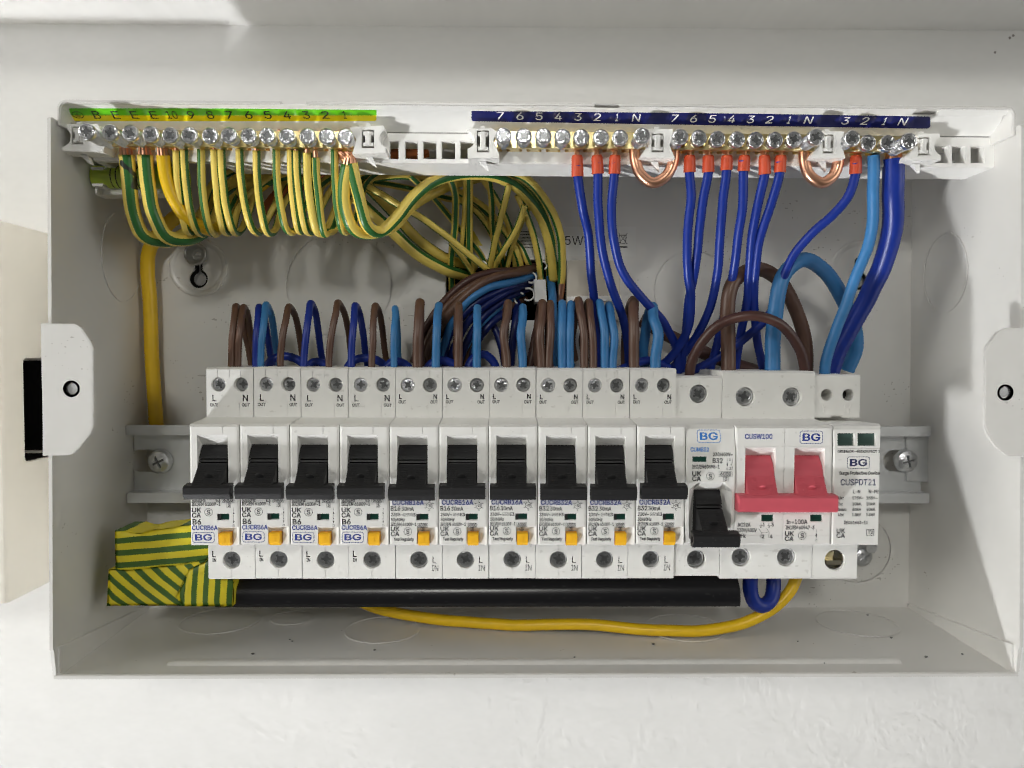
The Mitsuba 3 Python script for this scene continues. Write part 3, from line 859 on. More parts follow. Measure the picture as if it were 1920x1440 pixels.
def rcbo_print(kind):
    z = ZN
    zs = ZS
    blk, blu, log = [], [], []
    if kind == 'B6':
        R = lambda px: rel(px, 355.0)
        blk += [text('L', 2.35, yn(753, ZS), 2.35, 1.5, True, zs), text('OUT', 1.55, yn(763, ZS), 1.15, 2.9, True, zs), text('N', 13.9, yn(753, ZS), 2.35, 2.0, True, zs), text('OUT', 13.6, yn(763, ZS), 1.15, 2.9, True, zs)]
        blk += [text('L', 1.6, yn(1047, ZS), 2.3, 1.5, True, zs), text('IN', 1.7, yn(1056, ZS), 1.25, 1.4, True, zs)]
        blk += [text('50/60Hz', R(359), yn(943), 1.2, 4.9, False, z), text('E3', R(404), yn(943), 1.2, 1.5, False, z)]
        blk += [frame(R(415.5), yn(944), R(438), yn(935), .13, z), text('6000', R(418), yn(942.3), 1.2, 3.4, False, z), frame(R(424), yn(953.3), R(431.5), yn(944), .13, z), text('3', R(426), yn(951.8), 1.15, .75, False, z)]
        blk += [text('IEC/EN 61009-1', R(358.5), yn(950), 1.2, 10.4, False, z)]
        blk += ukca(R(359), yn(972), 1.62, z) + s_mark(R(390), yn(962), 1.5, z)
        blk += [text('B6', R(360), yn(985), 1.85, 3.1, False, z)]
        blk += updown(R(437), yn(989), yn(954), z)
        blu += [text('CUCRB6A', R(359), yn(995.5), 1.62, 9.2, False, z)]
        log += logo(R(359.3), yn(1020), R(400.5), yn(999.5), z)
    else:
        R = lambda px: rel(px, 730.0)
        A = 'B16' if kind == 'B16' else 'B32'
        blk += [text('L', 1.5, yn(748, ZS), 1.75, 1.1, False, zs), text('OUT', 1.35, yn(756.5, ZS), 1.15, 2.8, False, zs), text('N', 14.6, yn(748, ZS), 1.75, 1.4, False, zs), text('OUT', 13.5, yn(756.5, ZS), 1.15, 2.8, False, zs)]
        blk += [text('L', 14.3, yn(1059, ZS), 2.5, 1.5, False, zs), text('IN', 14.0, yn(1074, ZS), 2.3, 2.5, False, zs)]
        blk += [text(A, R(733), yn(959), 1.6, 3.5, True, z), text('30mA', R(753.5), yn(959), 1.4, 4.4, True, z), text('230V~', R(733.5), yn(969.5), 1.15, 4.1, False, z), text('E3', R(770.5), yn(969.5), 1.15, 1.7, False, z)]
        blk += [frame(R(757), yn(969.5), R(768.5), yn(963.5), .14, z), line([(R(758), yn(968)), (R(762), yn(965.5)), (R(764), yn(967.5)), (R(767.5), yn(965))], .2, z)]
        blk += [text('50/60Hz', R(733.5), yn(979), 1.15, 5.0, False, z), text('IEC/EN 61009-1', R(733), yn(988), 1.15, 9.3, False, z)]
        blk += [frame(R(783), yn(991), R(802.5), yn(982.5), .14, z), text('6000', R(785.3), yn(989.3), 1.1, 3.0, False, z), frame(R(789), yn(997.5), R(796.5), yn(991.2), .13, z), text('3', R(791), yn(996.3), .95, .75, True, z)]
        blk += ukca(R(733), yn(1007), 1.55, z) + s_mark(R(765), yn(998.5), 1.5, z)
        blk += [text('Test Regularly', R(738), yn(1016), 1.1, 7.4, False, z)]
        cx, cy = R(805.5), yn(949.5)
        blk += [frame(cx - .0, cy - .0, cx + .01, cy + .01, .004, z)] if False else []
        hexa = [(cx + 1.15 * math.cos(math.radians(30 + 60 * i)), cy + 1.25 * math.sin(math.radians(30 + 60 * i))) for i in range(7)]
        blk += [line(hexa, .16, z), text('-25', cx - .75, cy - .4, .85, 1.5, True, z)]
        for i in range(6):
            a = math.radians(30 + 60 * i)
            p = (cx + 1.2 * math.cos(a), cy + 1.3 * math.sin(a))
            q = (cx + 1.65 * math.cos(a), cy + 1.75 * math.sin(a))
            blk += [line([p, q], .16, z), line([(q[0] - .3, q[1] + .1), (q[0] + .3, q[1] - .1)], .14, z)]
        blu += [text('CUCRB16A' if kind == 'B16' else 'CUCRB32A', R(736), yn(948), 1.75, 11.4, True, z)]
    return cat(blk), cat(blu), cat(log) if log else None


ORD = ['leftmost', 'second', 'third', 'fourth']
rc_labels = (['white breaker marked B6 with black toggle, leftmost in the row'] + [f'white breaker marked B6 with black toggle, {o} from the left of the row' for o in ('second', 'third', 'fourth')]
             + ['white breaker marked B16, directly right of the B6 breakers', 'white breaker marked B16, middle of the three B16 breakers', 'white breaker marked B16, directly left of the B32 breakers with yellow buttons']
             + ['white breaker marked B32 with yellow button, directly right of the B16 breakers', 'white breaker marked B32 with yellow button, middle of three alike', 'white breaker marked B32 with yellow button, directly left of the buttonless low-toggle breaker'])
for i in range(10):
    kind = 'B6' if i < 4 else ('B16' if i < 7 else 'B32')
    k = thing('circuit_breaker', rc_labels[i], 'breaker', 'breakers with yellow test buttons')
    X = X0 + i * PITCH_MM
    jr = random.Random(40 + i)
    ja, jz, jt = math.radians(jr.uniform(-0.12, 0.12)), jr.uniform(-0.12, 0.12), jr.uniform(-1.2, 0.6)
    M = move(9, -47, 0) @ move(0, 0, 0, ja) @ move(-9, 47, 0)
    M = move(X, jr.uniform(-0.12, 0.12), jz) @ M
    put_copy('body', 'rcbo', rcbo_body, 'device_plastic', M, k, False)
    c_, s_ = math.cos(math.radians(jt)), math.sin(math.radians(jt))
    TL_ = np.array([[1, 0, 0, 0], [0, c_, -s_, 0], [0, s_, c_, 0], [0, 0, 0, 1.0]])
    add_toggle(k, M @ move(0, -42, 66) @ TL_ @ move(0, 42, -66), 'tog', 'black_plastic')
    put_copy('test_button', 'btn', button_mesh, 'button_yellow', M, k, False)
    put_copy('indicator_window', 'win', lambda: cat([cube(9.85, 14.15, -60.2, -58.0, 75.6, 75.95)]), 'flag_green', M, k, False)
    put_copy('window_slot', 'wslot', lambda: cat([cube(9.82, 11.0, -60.25, -57.95, 75.6, 76.6)]), 'slot_dark', M, k, False)
    terminal(k, X + 4.7, -11.7, 59.2, 2.6, i, 'zinc')
    terminal(k, X + 13.2, -11.7, 57.6, 2.6, i + 3)
    terminal(k, X + 9.0, -79.4, 59.0, 3.3, i + 1)
    if ('print', kind) not in CACHE:
        CACHE[('print', kind)] = rcbo_print(kind)
    b, u, l = CACHE[('print', kind)]
    put_copy('lettering', ('b', kind), lambda: b, 'black_print', M, k, False)
    put_copy('model_lettering', ('u', kind), lambda: u, 'blue_print', M, k, False)
    if l is not None:
        put_copy('logo', ('l', kind), lambda: l, 'blue_print', M, k, False)

# ---- the single-pole breaker beside them
X = X0 + 180
k = thing('circuit_breaker', 'narrow white breaker with a low black toggle, next to the red main switch', 'breaker')
prof = [(-8.0, 8), (-8.0, 58.6), (-8.8, 59.6), (-24.2, 59.6), (-25.4, 74.6), (-26.8, 76.0), (-34, 77.4), (-46, 78.0), (-60, 77.4), (-68.6, 76.0), (-69.5, 75), (-69.5, 59.6), (-85.4, 59.6), (-86.2, 58.8), (-86.2, 8)]
m = prism_x(prof, 0.12, 17.9) ^ nose_cap(0.12, 17.9, 78.2)
m = m - prism_x([(-45.6, 79), (-50.5, 71), (-50.5, 55), (-68.0, 55), (-70.5, 79)], 4.3, 14.0)
m = m - hull([(0.6, -49, 79), (5.4, -45.6, 79), (5.4, -69.6, 79), (0.6, -66, 79), (4.2, -49.5, 72), (4.2, -69.6, 70), (5.4, -46, 75), (5.4, -69.6, 72)])
m = m - hull([(17.4, -50, 79), (13.6, -45.6, 79), (13.6, -69.6, 79), (17.4, -66, 79), (14.4, -49.5, 72), (14.4, -69.6, 70), (13.6, -46, 75), (13.6, -69.6, 72)])
m = m - cyl(8.9, -14.9, 55, 61, 3.6) - cyl(8.9, -79.6, 55, 61, 3.75) - cube(9, 9.2, -11.2, -7, 59.3, 61)
put('body', m.translate([X, 0, 0]), 'device_plastic', k, smooth=20)
add_toggle(k, X, 'tog_low', 'black_plastic', dy=-16.6, w0=4.45, w1=13.85, b0=0.9, b1=17.6, zb=1.4)
terminal(k, X + 8.9, -14.9, 58.0, 3.4, 2)
terminal(k, X + 8.7, -79.6, 57.6, 3.5, 1)
R = lambda px: rel(px, 1288.0)
z = 77.0
zf = lambda y: float(np.interp(-y, [25.4, 26.8, 34, 46, 60, 68.6], [74.6, 76.0, 77.4, 78.0, 77.4, 76.0]))


def curved(ms, fn):
    c = cat(ms)
    v = np.array(c.vertices)
    v[:, 2] += np.array([fn(y) for y in v[:, 1]])
    return trimesh.Trimesh(v, c.faces, process=False)


blk = [text('230/400V~', R(1339), yn(855), 1.25, 7.2, False), text('B32', R(1338.5), yn(868), 1.7, 3.6, True), text('IEC/EN60898-1', R(1299.5), yn(878.5), 1.3, 10.0, False)]
blk += ukca(R(1299.5), yn(902), 1.6, 0) + s_mark(R(1334), yn(893), 1.5, 0)
blk += [frame(R(1350), yn(893.5), R(1376), yn(884), .16, 0), text('6000', R(1353), yn(892), 1.3, 3.9, False), frame(R(1358), yn(902.5), R(1368), yn(894), .16, 0), text('3', R(1361), yn(901), 1.2, .9, True)]
blk += updown(R(1366), yn(881), yn(860), 0) + [text('1', R(1370), yn(864), 1.0, .4), text('2', R(1370), yn(881), 1.0, .7), line([(R(1375.5), yn(860)), (R(1376), yn(866)), (R(1373), yn(871)), (R(1376), yn(876)), (R(1375), yn(881))], .18, 0)]
put('lettering', curved(blk, zf).apply_translation([X, 0, 0]), 'black_print', k, smooth=False)
put('model_lettering', curved([text('CUMB32', R(1296.5), yn(846.5), 1.45, 6.7, True)], zf).apply_translation([X, 0, 0]), 'bright_blue_print', k, smooth=False)
put('logo', curved(logo(R(1309.5), yn(830), R(1354), yn(806), 0), zf).apply_translation([X, 0, 0]), 'bright_blue_print', k, smooth=False)
put('indicator_window', curved([tri(ext(sbox(R(1300), yn(866), R(1326), yn(856)), -0.05, 0.06))], zf).apply_translation([X, 0, 0]), 'flag_green', k, smooth=False)

# ---- the main switch
X = X0 + 198
k = thing('main_switch', 'double width white main switch with a red linked toggle', 'switch')
prof = [(-6.0, 8), (-6.0, 58.9), (-6.8, 60.0), (-24.4, 60.0), (-25.6, 76.3), (-26.5, 77.2), (-68.9, 77.2), (-69.5, 76.4), (-69.5, 60.0), (-86.6, 60.0), (-87.2, 59.2), (-87.2, 8)]
m = prism_x(prof, 0.12, 35.9) ^ nose_cap(0.12, 35.9, 77.2)
for o in (3.75, 21.8):
    m = m - prism_x([(-33.1, 78), (-37.6, 71), (-37.6, 55), (-55.5, 55), (-55.5, 78)], o, o + 11.2)
m = m - cyl(8.9, -16.0, 55, 61, 3.75) - cyl(27.1, -16.0, 55, 61, 3.75) - cyl(8.2, -78.6, 54, 61, 3.8) - cyl(26, -78.6, 54, 61, 3.8)
m = m - cube(10, 14.6, -60.9, -58.3, 76, 78) - cube(28, 32.6, -60.9, -58.3, 76, 78)
m = m - cube(17.9, 18.1, -70, -26, 76.95, 78) - cube(0, 36, -33.2, -33.0, 76.95, 78) - cube(0, 36, -66, -65.85, 77.0, 78)
put('body', m.translate([X, 0, 0]), 'device_plastic', k, smooth=False)
for o in (3.95, 22.0):
    stem, _ = toggle_meshes(0, dy=-4.0, w0=o, w1=o + 10.8, zb=-2.2, groove=False)
    put('toggle', stem.translate([X, 0, 0]), 'red_plastic', k, smooth=35)
gp = rrect(-56.5, 76.0, -50.3, 82.6, 1.3)
grip = prism_x(list(gp.exterior.coords)[:-1], 0.2, 35.9)
put('toggle_bar', (grip - Manifold.cylinder(3, 0.55, 0.55, 12).rotate([0, 90, 0]).translate([-1, -53.2, 79.6])).translate([X, 0, 0]), 'red_plastic', k, smooth=35)
for i, (o, y) in enumerate(((8.9, -16.0), (27.1, -16.0), (8.2, -78.6), (26, -78.6))):
    terminal(k, X + o, y, 58.2 if i < 2 else 58.8, 3.55, i + 1, 'zinc')
for o in (10, 28):
    put('indicator_window', cube(X + o + .05, X + o + 4.55, -60.85, -58.35, 75.7, 76.1), 'flag_green', k, smooth=False)
R = lambda px: rel(px, 1380.0)
z = ZN
blk = [text('AC22A', R(1387), yn(989.5), 1.35, 4.7, False, z), text('230V/400V', R(1386), yn(1000), 1.35, 7.2, False, z), text('50Hz', R(1385), yn(1010.5), 1.35, 3.3, False, z),
       text('1', R(1435.5), yn(989), 1.3, .5, False, z), text('3', R(1451), yn(989), 1.3, .9, False, z), text('2', R(1433), yn(1012), 1.3, .9, False, z), text('4', R(1448.5), yn(1012), 1.3, 1.0, False, z)]
for o in (1431.5, 1446.5):
    blk += [line([(R(o), yn(983)), (R(o), yn(988))], .15, z), line([(R(o - 3), yn(988)), (R(o + 3), yn(988))], .15, z), ring(R(o), yn(990.2), .42, .13, z), line([(R(o - 5), yn(993)), (R(o + 1), yn(1001))], .15, z), line([(R(o + 1), yn(1001)), (R(o - 1), yn(1011))], .15, z)]
blk += [line([(R(1433), yn(1000.5)), (R(1446), yn(1000.5))], .12, z)]
blk += [text('In =', R(1480), yn(984.5), 1.45, 2.7, False, z), text('100A', R(1495.5), yn(984.5), 1.6, 4.7, True, z), text('IEC/EN 60947-3', R(1478.5), yn(995), 1.35, 10.6, False, z)]
blk += ukca(R(1477.5), yn(1017), 1.6, z) + s_mark(R(1510.5), yn(1007), 1.55, z) + updown(R(1537.5), yn(1017), yn(995), z)
put('lettering', cat(blk).apply_translation([X, 0, 0]), 'black_print', k, smooth=False)
put('model_lettering', text('CUSW100', R(1398.5), yn(822.5), 1.75, 10.0, True, z).apply_translation([X, 0, 0]), 'blue_print', k, smooth=False)
put('logo', cat(logo(R(1502.5), yn(831.5), R(1546.5), yn(807), z)).apply_translation([X, 0, 0]), 'blue_print', k, smooth=False)

# ---- the surge protector
X = X0 + 234
k = thing('surge_protector', 'white surge protector module with two dark status windows, last device at the right end', 'surge protector')
prof = [(-7.4, 8), (-7.4, 58.6), (-8.0, 59.2), (-24.0, 59.2), (-24.0, 50), (-69.5, 50), (-69.5, 59.6), (-86.8, 59.6), (-87.5, 58.8), (-87.5, 8)]
m = prism_x(prof, 0.15, 17.9)
m = m - cyl(5.0, -15.2, 30, 61, 2.35) - cyl(13.4, -15.2, 30, 61, 2.35) - cyl(9.2, -79.8, 50, 61, 4.1)
m = m - cube(6.5, 11.2, -24.2, -23.2, 56, 60) - cube(7, 8.6, -73.2, -69.4, 59.2, 61) - cube(10.3, 12.6, -71, -70.5, 59.2, 61) - cube(10.3, 12.6, -72.6, -72.1, 59.2, 61)
put('body', m.translate([X, 0, 0]), 'device_plastic', k, smooth=False)
for o in (5.0, 13.4):
    put('terminal_hole', cyl(X + o, -15.2, 30, 44 if o < 9 else 52, 2.34), 'slot_dark', k, smooth=False)  # dark plug set in the hole to stand in for its shade
put('moulded_letter', text('L', 3.6, -22.2, 3.6, 2.0, False, 59.25, 0.3).apply_translation([X, 0, 0]), 'device_plastic', k, smooth=False)
put('moulded_letter', text('N', 11.9, -22.2, 3.6, 2.6, False, 59.25, 0.3).apply_translation([X, 0, 0]), 'device_plastic', k, smooth=False)
pl = prism_x([(-25.6, 50), (-25.0, 74.5), (-25.7, 76.2), (-27.0, 76.8), (-33.8, 77.2), (-69.0, 77.2), (-69.6, 76.4), (-69.6, 50)], 0.15, 17.95) ^ prism_y([(0.15, 0), (0.15, 76.7), (0.6, 77.2), (17.2, 77.2), (17.95, 75.5), (17.95, 0)], -100, 0)
pl = pl - cube(1.6, 8.0, -33.0, -28.3, 74.0, 79) - cube(9.0, 15.9, -33.0, -28.3, 74.0, 79) - cube(0, 18, -33.9, -33.7, 76.7, 78)
put('plug_module', pl.translate([X, 0, 0]), 'device_plastic', k, smooth=False)
for a, b in ((1.65, 7.95), (9.05, 15.85)):
    put('status_window', cube(X + a, X + b, -32.95, -28.35, 74.0, 75.4), 'smoked_window', k, smooth=False)
put('terminal_screw', cube(X + 6.3, X + 12.2, -81.9, -80.2, 52, 58.5) + hull([(X + 6.4, -76.4, 53), (X + 9.4, -76.4, 58), (X + 9.4, -80.2, 57), (X + 6.4, -80.2, 53), (X + 12, -80.2, 53), (X + 9.4, -76.4, 52)]), 'pale_brass', k, smooth=False, label='pale brass clamp inside the lower terminal hole')
put('terminal_tube', trimesh.creation.annulus(3.75, 4.08, 7, sections=32).apply_translation([X + 9.2, -79.8, 55]), 'zinc', k)
R = lambda px: rel(px, 1567.5)
blk = [text('GREEN:OK—RED:DEFECT 1', R(1576), yn(848.5), 0.95, 15.6, True, z), text('Surge Protective Device', R(1580), yn(890.5), 1.2, 14.9, True, z)]
blk += [text('L-N', R(1607.5), yn(926), 1.25, 2.5, True, z), text('N-PE', R(1637), yn(926), 1.25, 3.6, True, z)]
for lab, a, b, y in (('Uc:', '275V~', '255V~', 937.5), ('In:', '20kA', '20kA', 949), ('Imax:', '40kA', '40kA', 959.5), ('Up:', '1.5kV', '1.5kV', 969.5)):
    blk += [text(lab, R(1579.5 if lab != 'Imax:' else 1578.5), yn(y), 1.05, {'Uc:': 2.0, 'In:': 1.5, 'Imax:': 3.2, 'Up:': 2.0}[lab], True, z), text(a, R(1606), yn(y), 1.05, 4.0 if '~' in a else 3.3, True, z), text(b, R(1633), yn(y), 1.05, 4.0 if '~' in a else 3.3, True, z)]
blk += [text('IEC61643-11', R(1591), yn(985), 1.15, 8.8, True, z)] + ukca(R(1577), yn(1011), 1.55, z)
blk += [frame(R(1634), yn(1007), R(1649), yn(994.5), .22, z), text('T2', R(1637), yn(1003.8), 1.25, 1.8, False, z)]
put('lettering', cat(blk).apply_translation([X, 0, 0]), 'black_print', k, smooth=False)
put('model_lettering', text('CUSPDT21', R(1583), yn(910.5), 2.2, 13.0, True, z).apply_translation([X, 0, 0]), 'navy_print', k, smooth=False)
put('logo', cat(logo(R(1594.5), yn(879), R(1638), yn(856), z)).apply_translation([X, 0, 0]), 'navy_print', k, smooth=False)

# ------------------------------------------------------------------ busbar with taped end
bb = thing('busbar', 'long glossy black insulated busbar running under the row of breakers', 'busbar')
b0, b1 = at(405, 1090, 50), at(1386, 1137, 50)
yb = b1[1]
prof = [(yb + 13, 30), (yb + 13, 46), (yb + 9.4, 48.5), (yb + 8.4, 50), (yb + 7.2, 50.8), (yb + 5.4, 51.3), (yb + 3.4, 51.5), (yb + 1.6, 51.4), (yb + 0.4, 50.9), (yb, 50.0), (yb, 30)]
put('cover', prism_x(prof, b0[0], b1[0]), 'busbar_black', bb, smooth=40)
for px in range(452, 1380, 88):
    p = at(px, 1100, 46)
    put('busbar_tooth', cube(p[0], p[0] + 9, -90, -84.5, 38, 47), 'busbar_black', bb, smooth=False)

tp = thing('tape_wrap', 'green and yellow striped insulating tape wrapped round the left end of the busbar', 'tape')


def tape(poly_px, z0, z1, angle, period, phase, seed, wav=0.12):
    """A padded tape band: front face bulged and wrinkled, the stripe running at an angle; the print lies in uv.x."""
    poly = px_poly(poly_px, z1)
    v, f = trimesh.creation.triangulate_polygon(poly.segmentize(1.6), triangle_args='pq30a1.2', engine='triangle') if False else (None, None)
    xs = np.arange(poly.bounds[0], poly.bounds[2] + 1.0, 1.0)
    ys = np.arange(poly.bounds[1], poly.bounds[3] + 1.0, 1.0)
    m = ext(poly, z0, z1).refine_to_length(1.3)
    v, f = arr(m)
    v = v.copy()
    ins = np.array([poly.exterior.distance(Point(a, b)) for a, b in v[:, :2]])
    front = v[:, 2] > z1 - 0.05
    t = (v[:, 2] - z0) / (z1 - z0)
    n1 = meshkit.fbm(np.c_[v[:, 0] * 0.16, v[:, 1] * 0.30, np.full(len(v), seed)], 3, seed) - 0.5
    v[:, 2] += np.where(front, -1.3 * np.exp(-ins / 0.9) + n1 * 1.0, 0)
    ed = (ins < 0.05)
    n2 = meshkit.noise(np.c_[v[:, 0] * 0.45, v[:, 1] * 0.4, np.full(len(v), seed + 5.0)], seed) - 0.5
    v[:, 1] += np.where(ed, n2 * wav * 2, 0)
    a = math.radians(angle)
    u = (v[:, 0] * math.sin(a) + v[:, 1] * math.cos(a)) / period + phase + n1 * 0.05 - v[:, 2] * 0.0
    return put('tape_band', (v, f), 'tape_vinyl', tp, uv=np.c_[u, v[:, 2] * 0.1])


tape([(215, 994), (262, 1000), (300, 993), (352, 984), (392, 978), (400, 1072), (216, 1080)], 36, 53.0, -5.0, 4.85, 0.20, 3, 0.45)
tape([(203, 1068), (240, 1070), (330, 1060), (390, 1048), (404, 1060), (404, 1136), (200, 1136)], 30, 54.0, 40.0, 4.7, 0.1, 4)
tape([(352, 1070), (396, 1046), (437, 1084), (436, 1137), (340, 1137), (330, 1118)], 31, 55.0, 94.0, 4.6, 0.35, 6)

# ------------------------------------------------------------------ rear cable entry: printed sticker, clamp, plate
st = thing('warning_sticker', 'grey printed sticker with yellow triangle on the back panel behind the wires', 'sticker')
sp = px_poly([(868, 425), (1192, 425), (1192, 481), (868, 480)], 0)
put('sheet', ext(sp, -0.02, 0.12), 'sticker_white', st, smooth=False)
tr_ = px_poly([(851, 457), (880, 408), (905, 461), (853, 460)], 0.1)
put('warning_triangle', ext(px_poly([(862, 461), (883, 424), (905, 461)], 0.1), 0.1, 0.18), 'warning_yellow', st, smooth=False)
t0_, t1_ = at(1059, 459, 0.1), at(1094, 459, 0.1)
ms = [text('5W', t0_[0], t0_[1], 4.0, t1_[0] - t0_[0], False, 0.13)]
c = at(1168, 450, 0.1)
ms += [line([(c[0] - 2, c[1] + 3.2), (c[0] + 2, c[1] - 1.8)], .3, .13), line([(c[0] + 2, c[1] + 3.2), (c[0] - 2, c[1] - 1.8)], .3, .13), line([(c[0] - 1.6, c[1] + 2.2), (c[0] - 1.1, c[1] - 1.6), (c[0] + 1.1, c[1] - 1.6), (c[0] + 1.6, c[1] + 2.2), (c[0] - 1.8, c[1] + 2.2)], .28, .13), tri(ext(sbox(c[0] - 2, c[1] - 3.6, c[0] + 2, c[1] - 2.8), .1, .17))]
for i, y in enumerate((434, 440, 446, 452, 458, 464)):
    a, b = at(975, y, 0.1), at(1000, y, 0.1)
    ms.append(line([(a[0], a[1]), (b[0], b[1])], .35, .13))
put('lettering', cat(ms), 'grey_print', st, smooth=False)
jb = thing('junction_block', 'beige plastic block behind the blue neutral wires at the cable entry', 'junction block')
put('block', soft(px_poly([(1063, 488), (1163, 488), (1163, 600), (1063, 600)], 7), 0.1, 7, 0.6), 'beige_plastic', jb, smooth=False)
put('lower_rim', soft(px_poly([(1063, 556), (1165, 554), (1165, 563), (1063, 566)], 8.5), 6.9, 8.5, 0.3), 'clip_plastic', jb, smooth=False)
cg = thing('cable_clamp', 'grey plastic cable clamp standing in the dark rear cable entry', 'clamp')
q = at(1013, 545, 6)
put('clamp_body', soft(px_poly([(1001, 524), (1023, 524), (1026, 566), (1003, 566)], 8), -8, 8, 0.8), 'sticker_white', cg, smooth=False)
put('lower_plate', soft(px_poly([(930, 600), (1052, 600), (1052, 700), (930, 700)], 3), 0.1, 3, 0.4), 'sticker_white', cg, smooth=False)
edge = thing('grommet_strip', 'pale toothed grommet edging round the dark cable entry', 'grommet')


def curl(px, py, r, a0, a1):
    c = at(px, py, 1)
    pts = arc(c[0], c[1], r, a0, a1, 12)
    return ext(LineString(pts).buffer(0.35), -1, 2.2)


for g in ((996, 521, 2.3, 100, -120), (990, 552, 2.8, 110, -120), (1018, 498, 1.8, 200, -60), (975, 560, 2.6, 60, 240), (905, 498, 1.8, 20, 200)):
    put('tooth', curl(*g), 'clip_plastic', edge, smooth=False)

# ------------------------------------------------------------------ wires


def spline(P, step=1.2):
    P = np.asarray(P, float)
    d = np.r_[0, np.cumsum(np.sqrt(np.linalg.norm(np.diff(P, axis=0), axis=1)) + 1e-6)]      # centripetal
    Q = np.vstack([2 * P[0] - P[1], P, 2 * P[-1] - P[-2]])
    t = np.r_[d[0] - (d[1] - d[0]), d, d[-1] + (d[-1] - d[-2])]
    out = []
    for i in range(1, len(Q) - 2):
        p0, p1, p2, p3 = Q[i - 1:i + 3]
        t0, t1, t2, t3 = t[i - 1:i + 3]
        n = max(2, int(np.linalg.norm(p2 - p1) / step))
        for s in np.linspace(t1, t2, n, endpoint=(i == len(Q) - 3)):
            A1 = (t1 - s) / (t1 - t0) * p0 + (s - t0) / (t1 - t0) * p1
            A2 = (t2 - s) / (t2 - t1) * p1 + (s - t1) / (t2 - t1) * p2
            A3 = (t3 - s) / (t3 - t2) * p2 + (s - t2) / (t3 - t2) * p3
            B1 = (t2 - s) / (t2 - t0) * A1 + (s - t0) / (t2 - t0) * A2
            B2 = (t3 - s) / (t3 - t1) * A2 + (s - t1) / (t3 - t1) * A3
            out.append((t2 - s) / (t2 - t1) * B1 + (s - t1) / (t2 - t1) * B2)
    return np.array(out)


WAVE = [0]


def tube(P, r, sides=16, uoff=0.0, twist=0.0, caps=True, uvs=False):
    P = spline(P)
    n = len(P)
    WAVE[0] += 1
    if n > 24:
        d = np.r_[0, np.cumsum(np.linalg.norm(np.diff(P, axis=0), axis=1))]
        fade = np.minimum(1, np.minimum(d, d[-1] - d) / 14)
        for k in range(3):
            P[:, k] += fade * 0.75 * (meshkit.fbm(np.c_[d / 13.0, np.full(n, WAVE[0] * 3.7), np.full(n, k * 9.1)], 2, 5) - 0.5)
    T = np.gradient(P, axis=0)
    T /= np.linalg.norm(T, axis=1, keepdims=True)
    a = np.cross(np.cross(T[0], [0, 0, -1.0]), T[0])
    a = np.array([0, 0, -1.0]) - T[0] * np.dot([0, 0, -1.0], T[0])
    if np.linalg.norm(a) < 1e-3:
        a = np.cross(T[0], [1.0, 0, 0])
    a /= np.linalg.norm(a)
    rad = np.broadcast_to(np.interp(np.linspace(0, 1, n), np.linspace(0, 1, len(r)), r) if np.ndim(r) else r, (n,))
    m = sides + (1 if uvs else 0)
    ang = np.arange(m) / sides * 2 * math.pi
    V, U = [], []
    L = np.r_[0, np.cumsum(np.linalg.norm(np.diff(P, axis=0), axis=1))]
    for i in range(n):
        if i:
            a = a - T[i] * np.dot(a, T[i])
            a /= np.linalg.norm(a)
        b = np.cross(T[i], a)
        V.append(P[i] + rad[i] * (np.cos(ang)[:, None] * a + np.sin(ang)[:, None] * b))
        U.append(np.c_[ang / (2 * math.pi) + uoff + twist * L[i] / 100, np.full(m, L[i] * 0.01)])
    V, U = np.vstack(V), np.vstack(U)
    F = []
    for i in range(n - 1):
        for j in range(sides):
            k = (j + 1) if uvs else (j + 1) % sides
            F += [(i * m + j, i * m + k, (i + 1) * m + k), (i * m + j, (i + 1) * m + k, (i + 1) * m + j)]
    if caps:
        c0, c1 = len(V), len(V) + 1
        V = np.vstack([V, P[0], P[-1]])
        U = np.vstack([U, U[0], U[-1]])
        for j in range(sides):
            k = (j + 1) if uvs else (j + 1) % sides
            F += [(c0, k, j), (c1, (n - 1) * m + j, (n - 1) * m + k)]
    return V, np.array(F)[:, ::-1] if False else np.array(F), U


def pts(P):
    return [at(*p) for p in P]


def wire(name, label, mat, r, P, group=None, uoff=0.0, twist=0.0, catg='wire', part=None, bare=None):
    """A wire along measured points; with a part, the wire is a thing with an insulation and a stripped or sleeved end."""
    earth = mat in ('earth_pvc', 'marked_pvc')
    Q = [np.asarray(p, float) for p in P]
    V, F, U = tube(Q, r, uoff=uoff, twist=twist, uvs=earth)
    k = name_of(name)
    note(k, label, catg, group)
    put('insulation', (V, F), mat, k, smooth=60, uv=U if earth else None)
    return k


flat('marked_pvc', mikit.proc(marked_fn), 0.34)
EG, BG_, NG = 'earth wires looping down from the earth bar', 'wires looping into the tops of the breakers', 'blue neutral wires with orange sleeves'
# --- earth wires: down from the bar, round the bottom of the loop and back up behind the carrier
ZE = 63.5


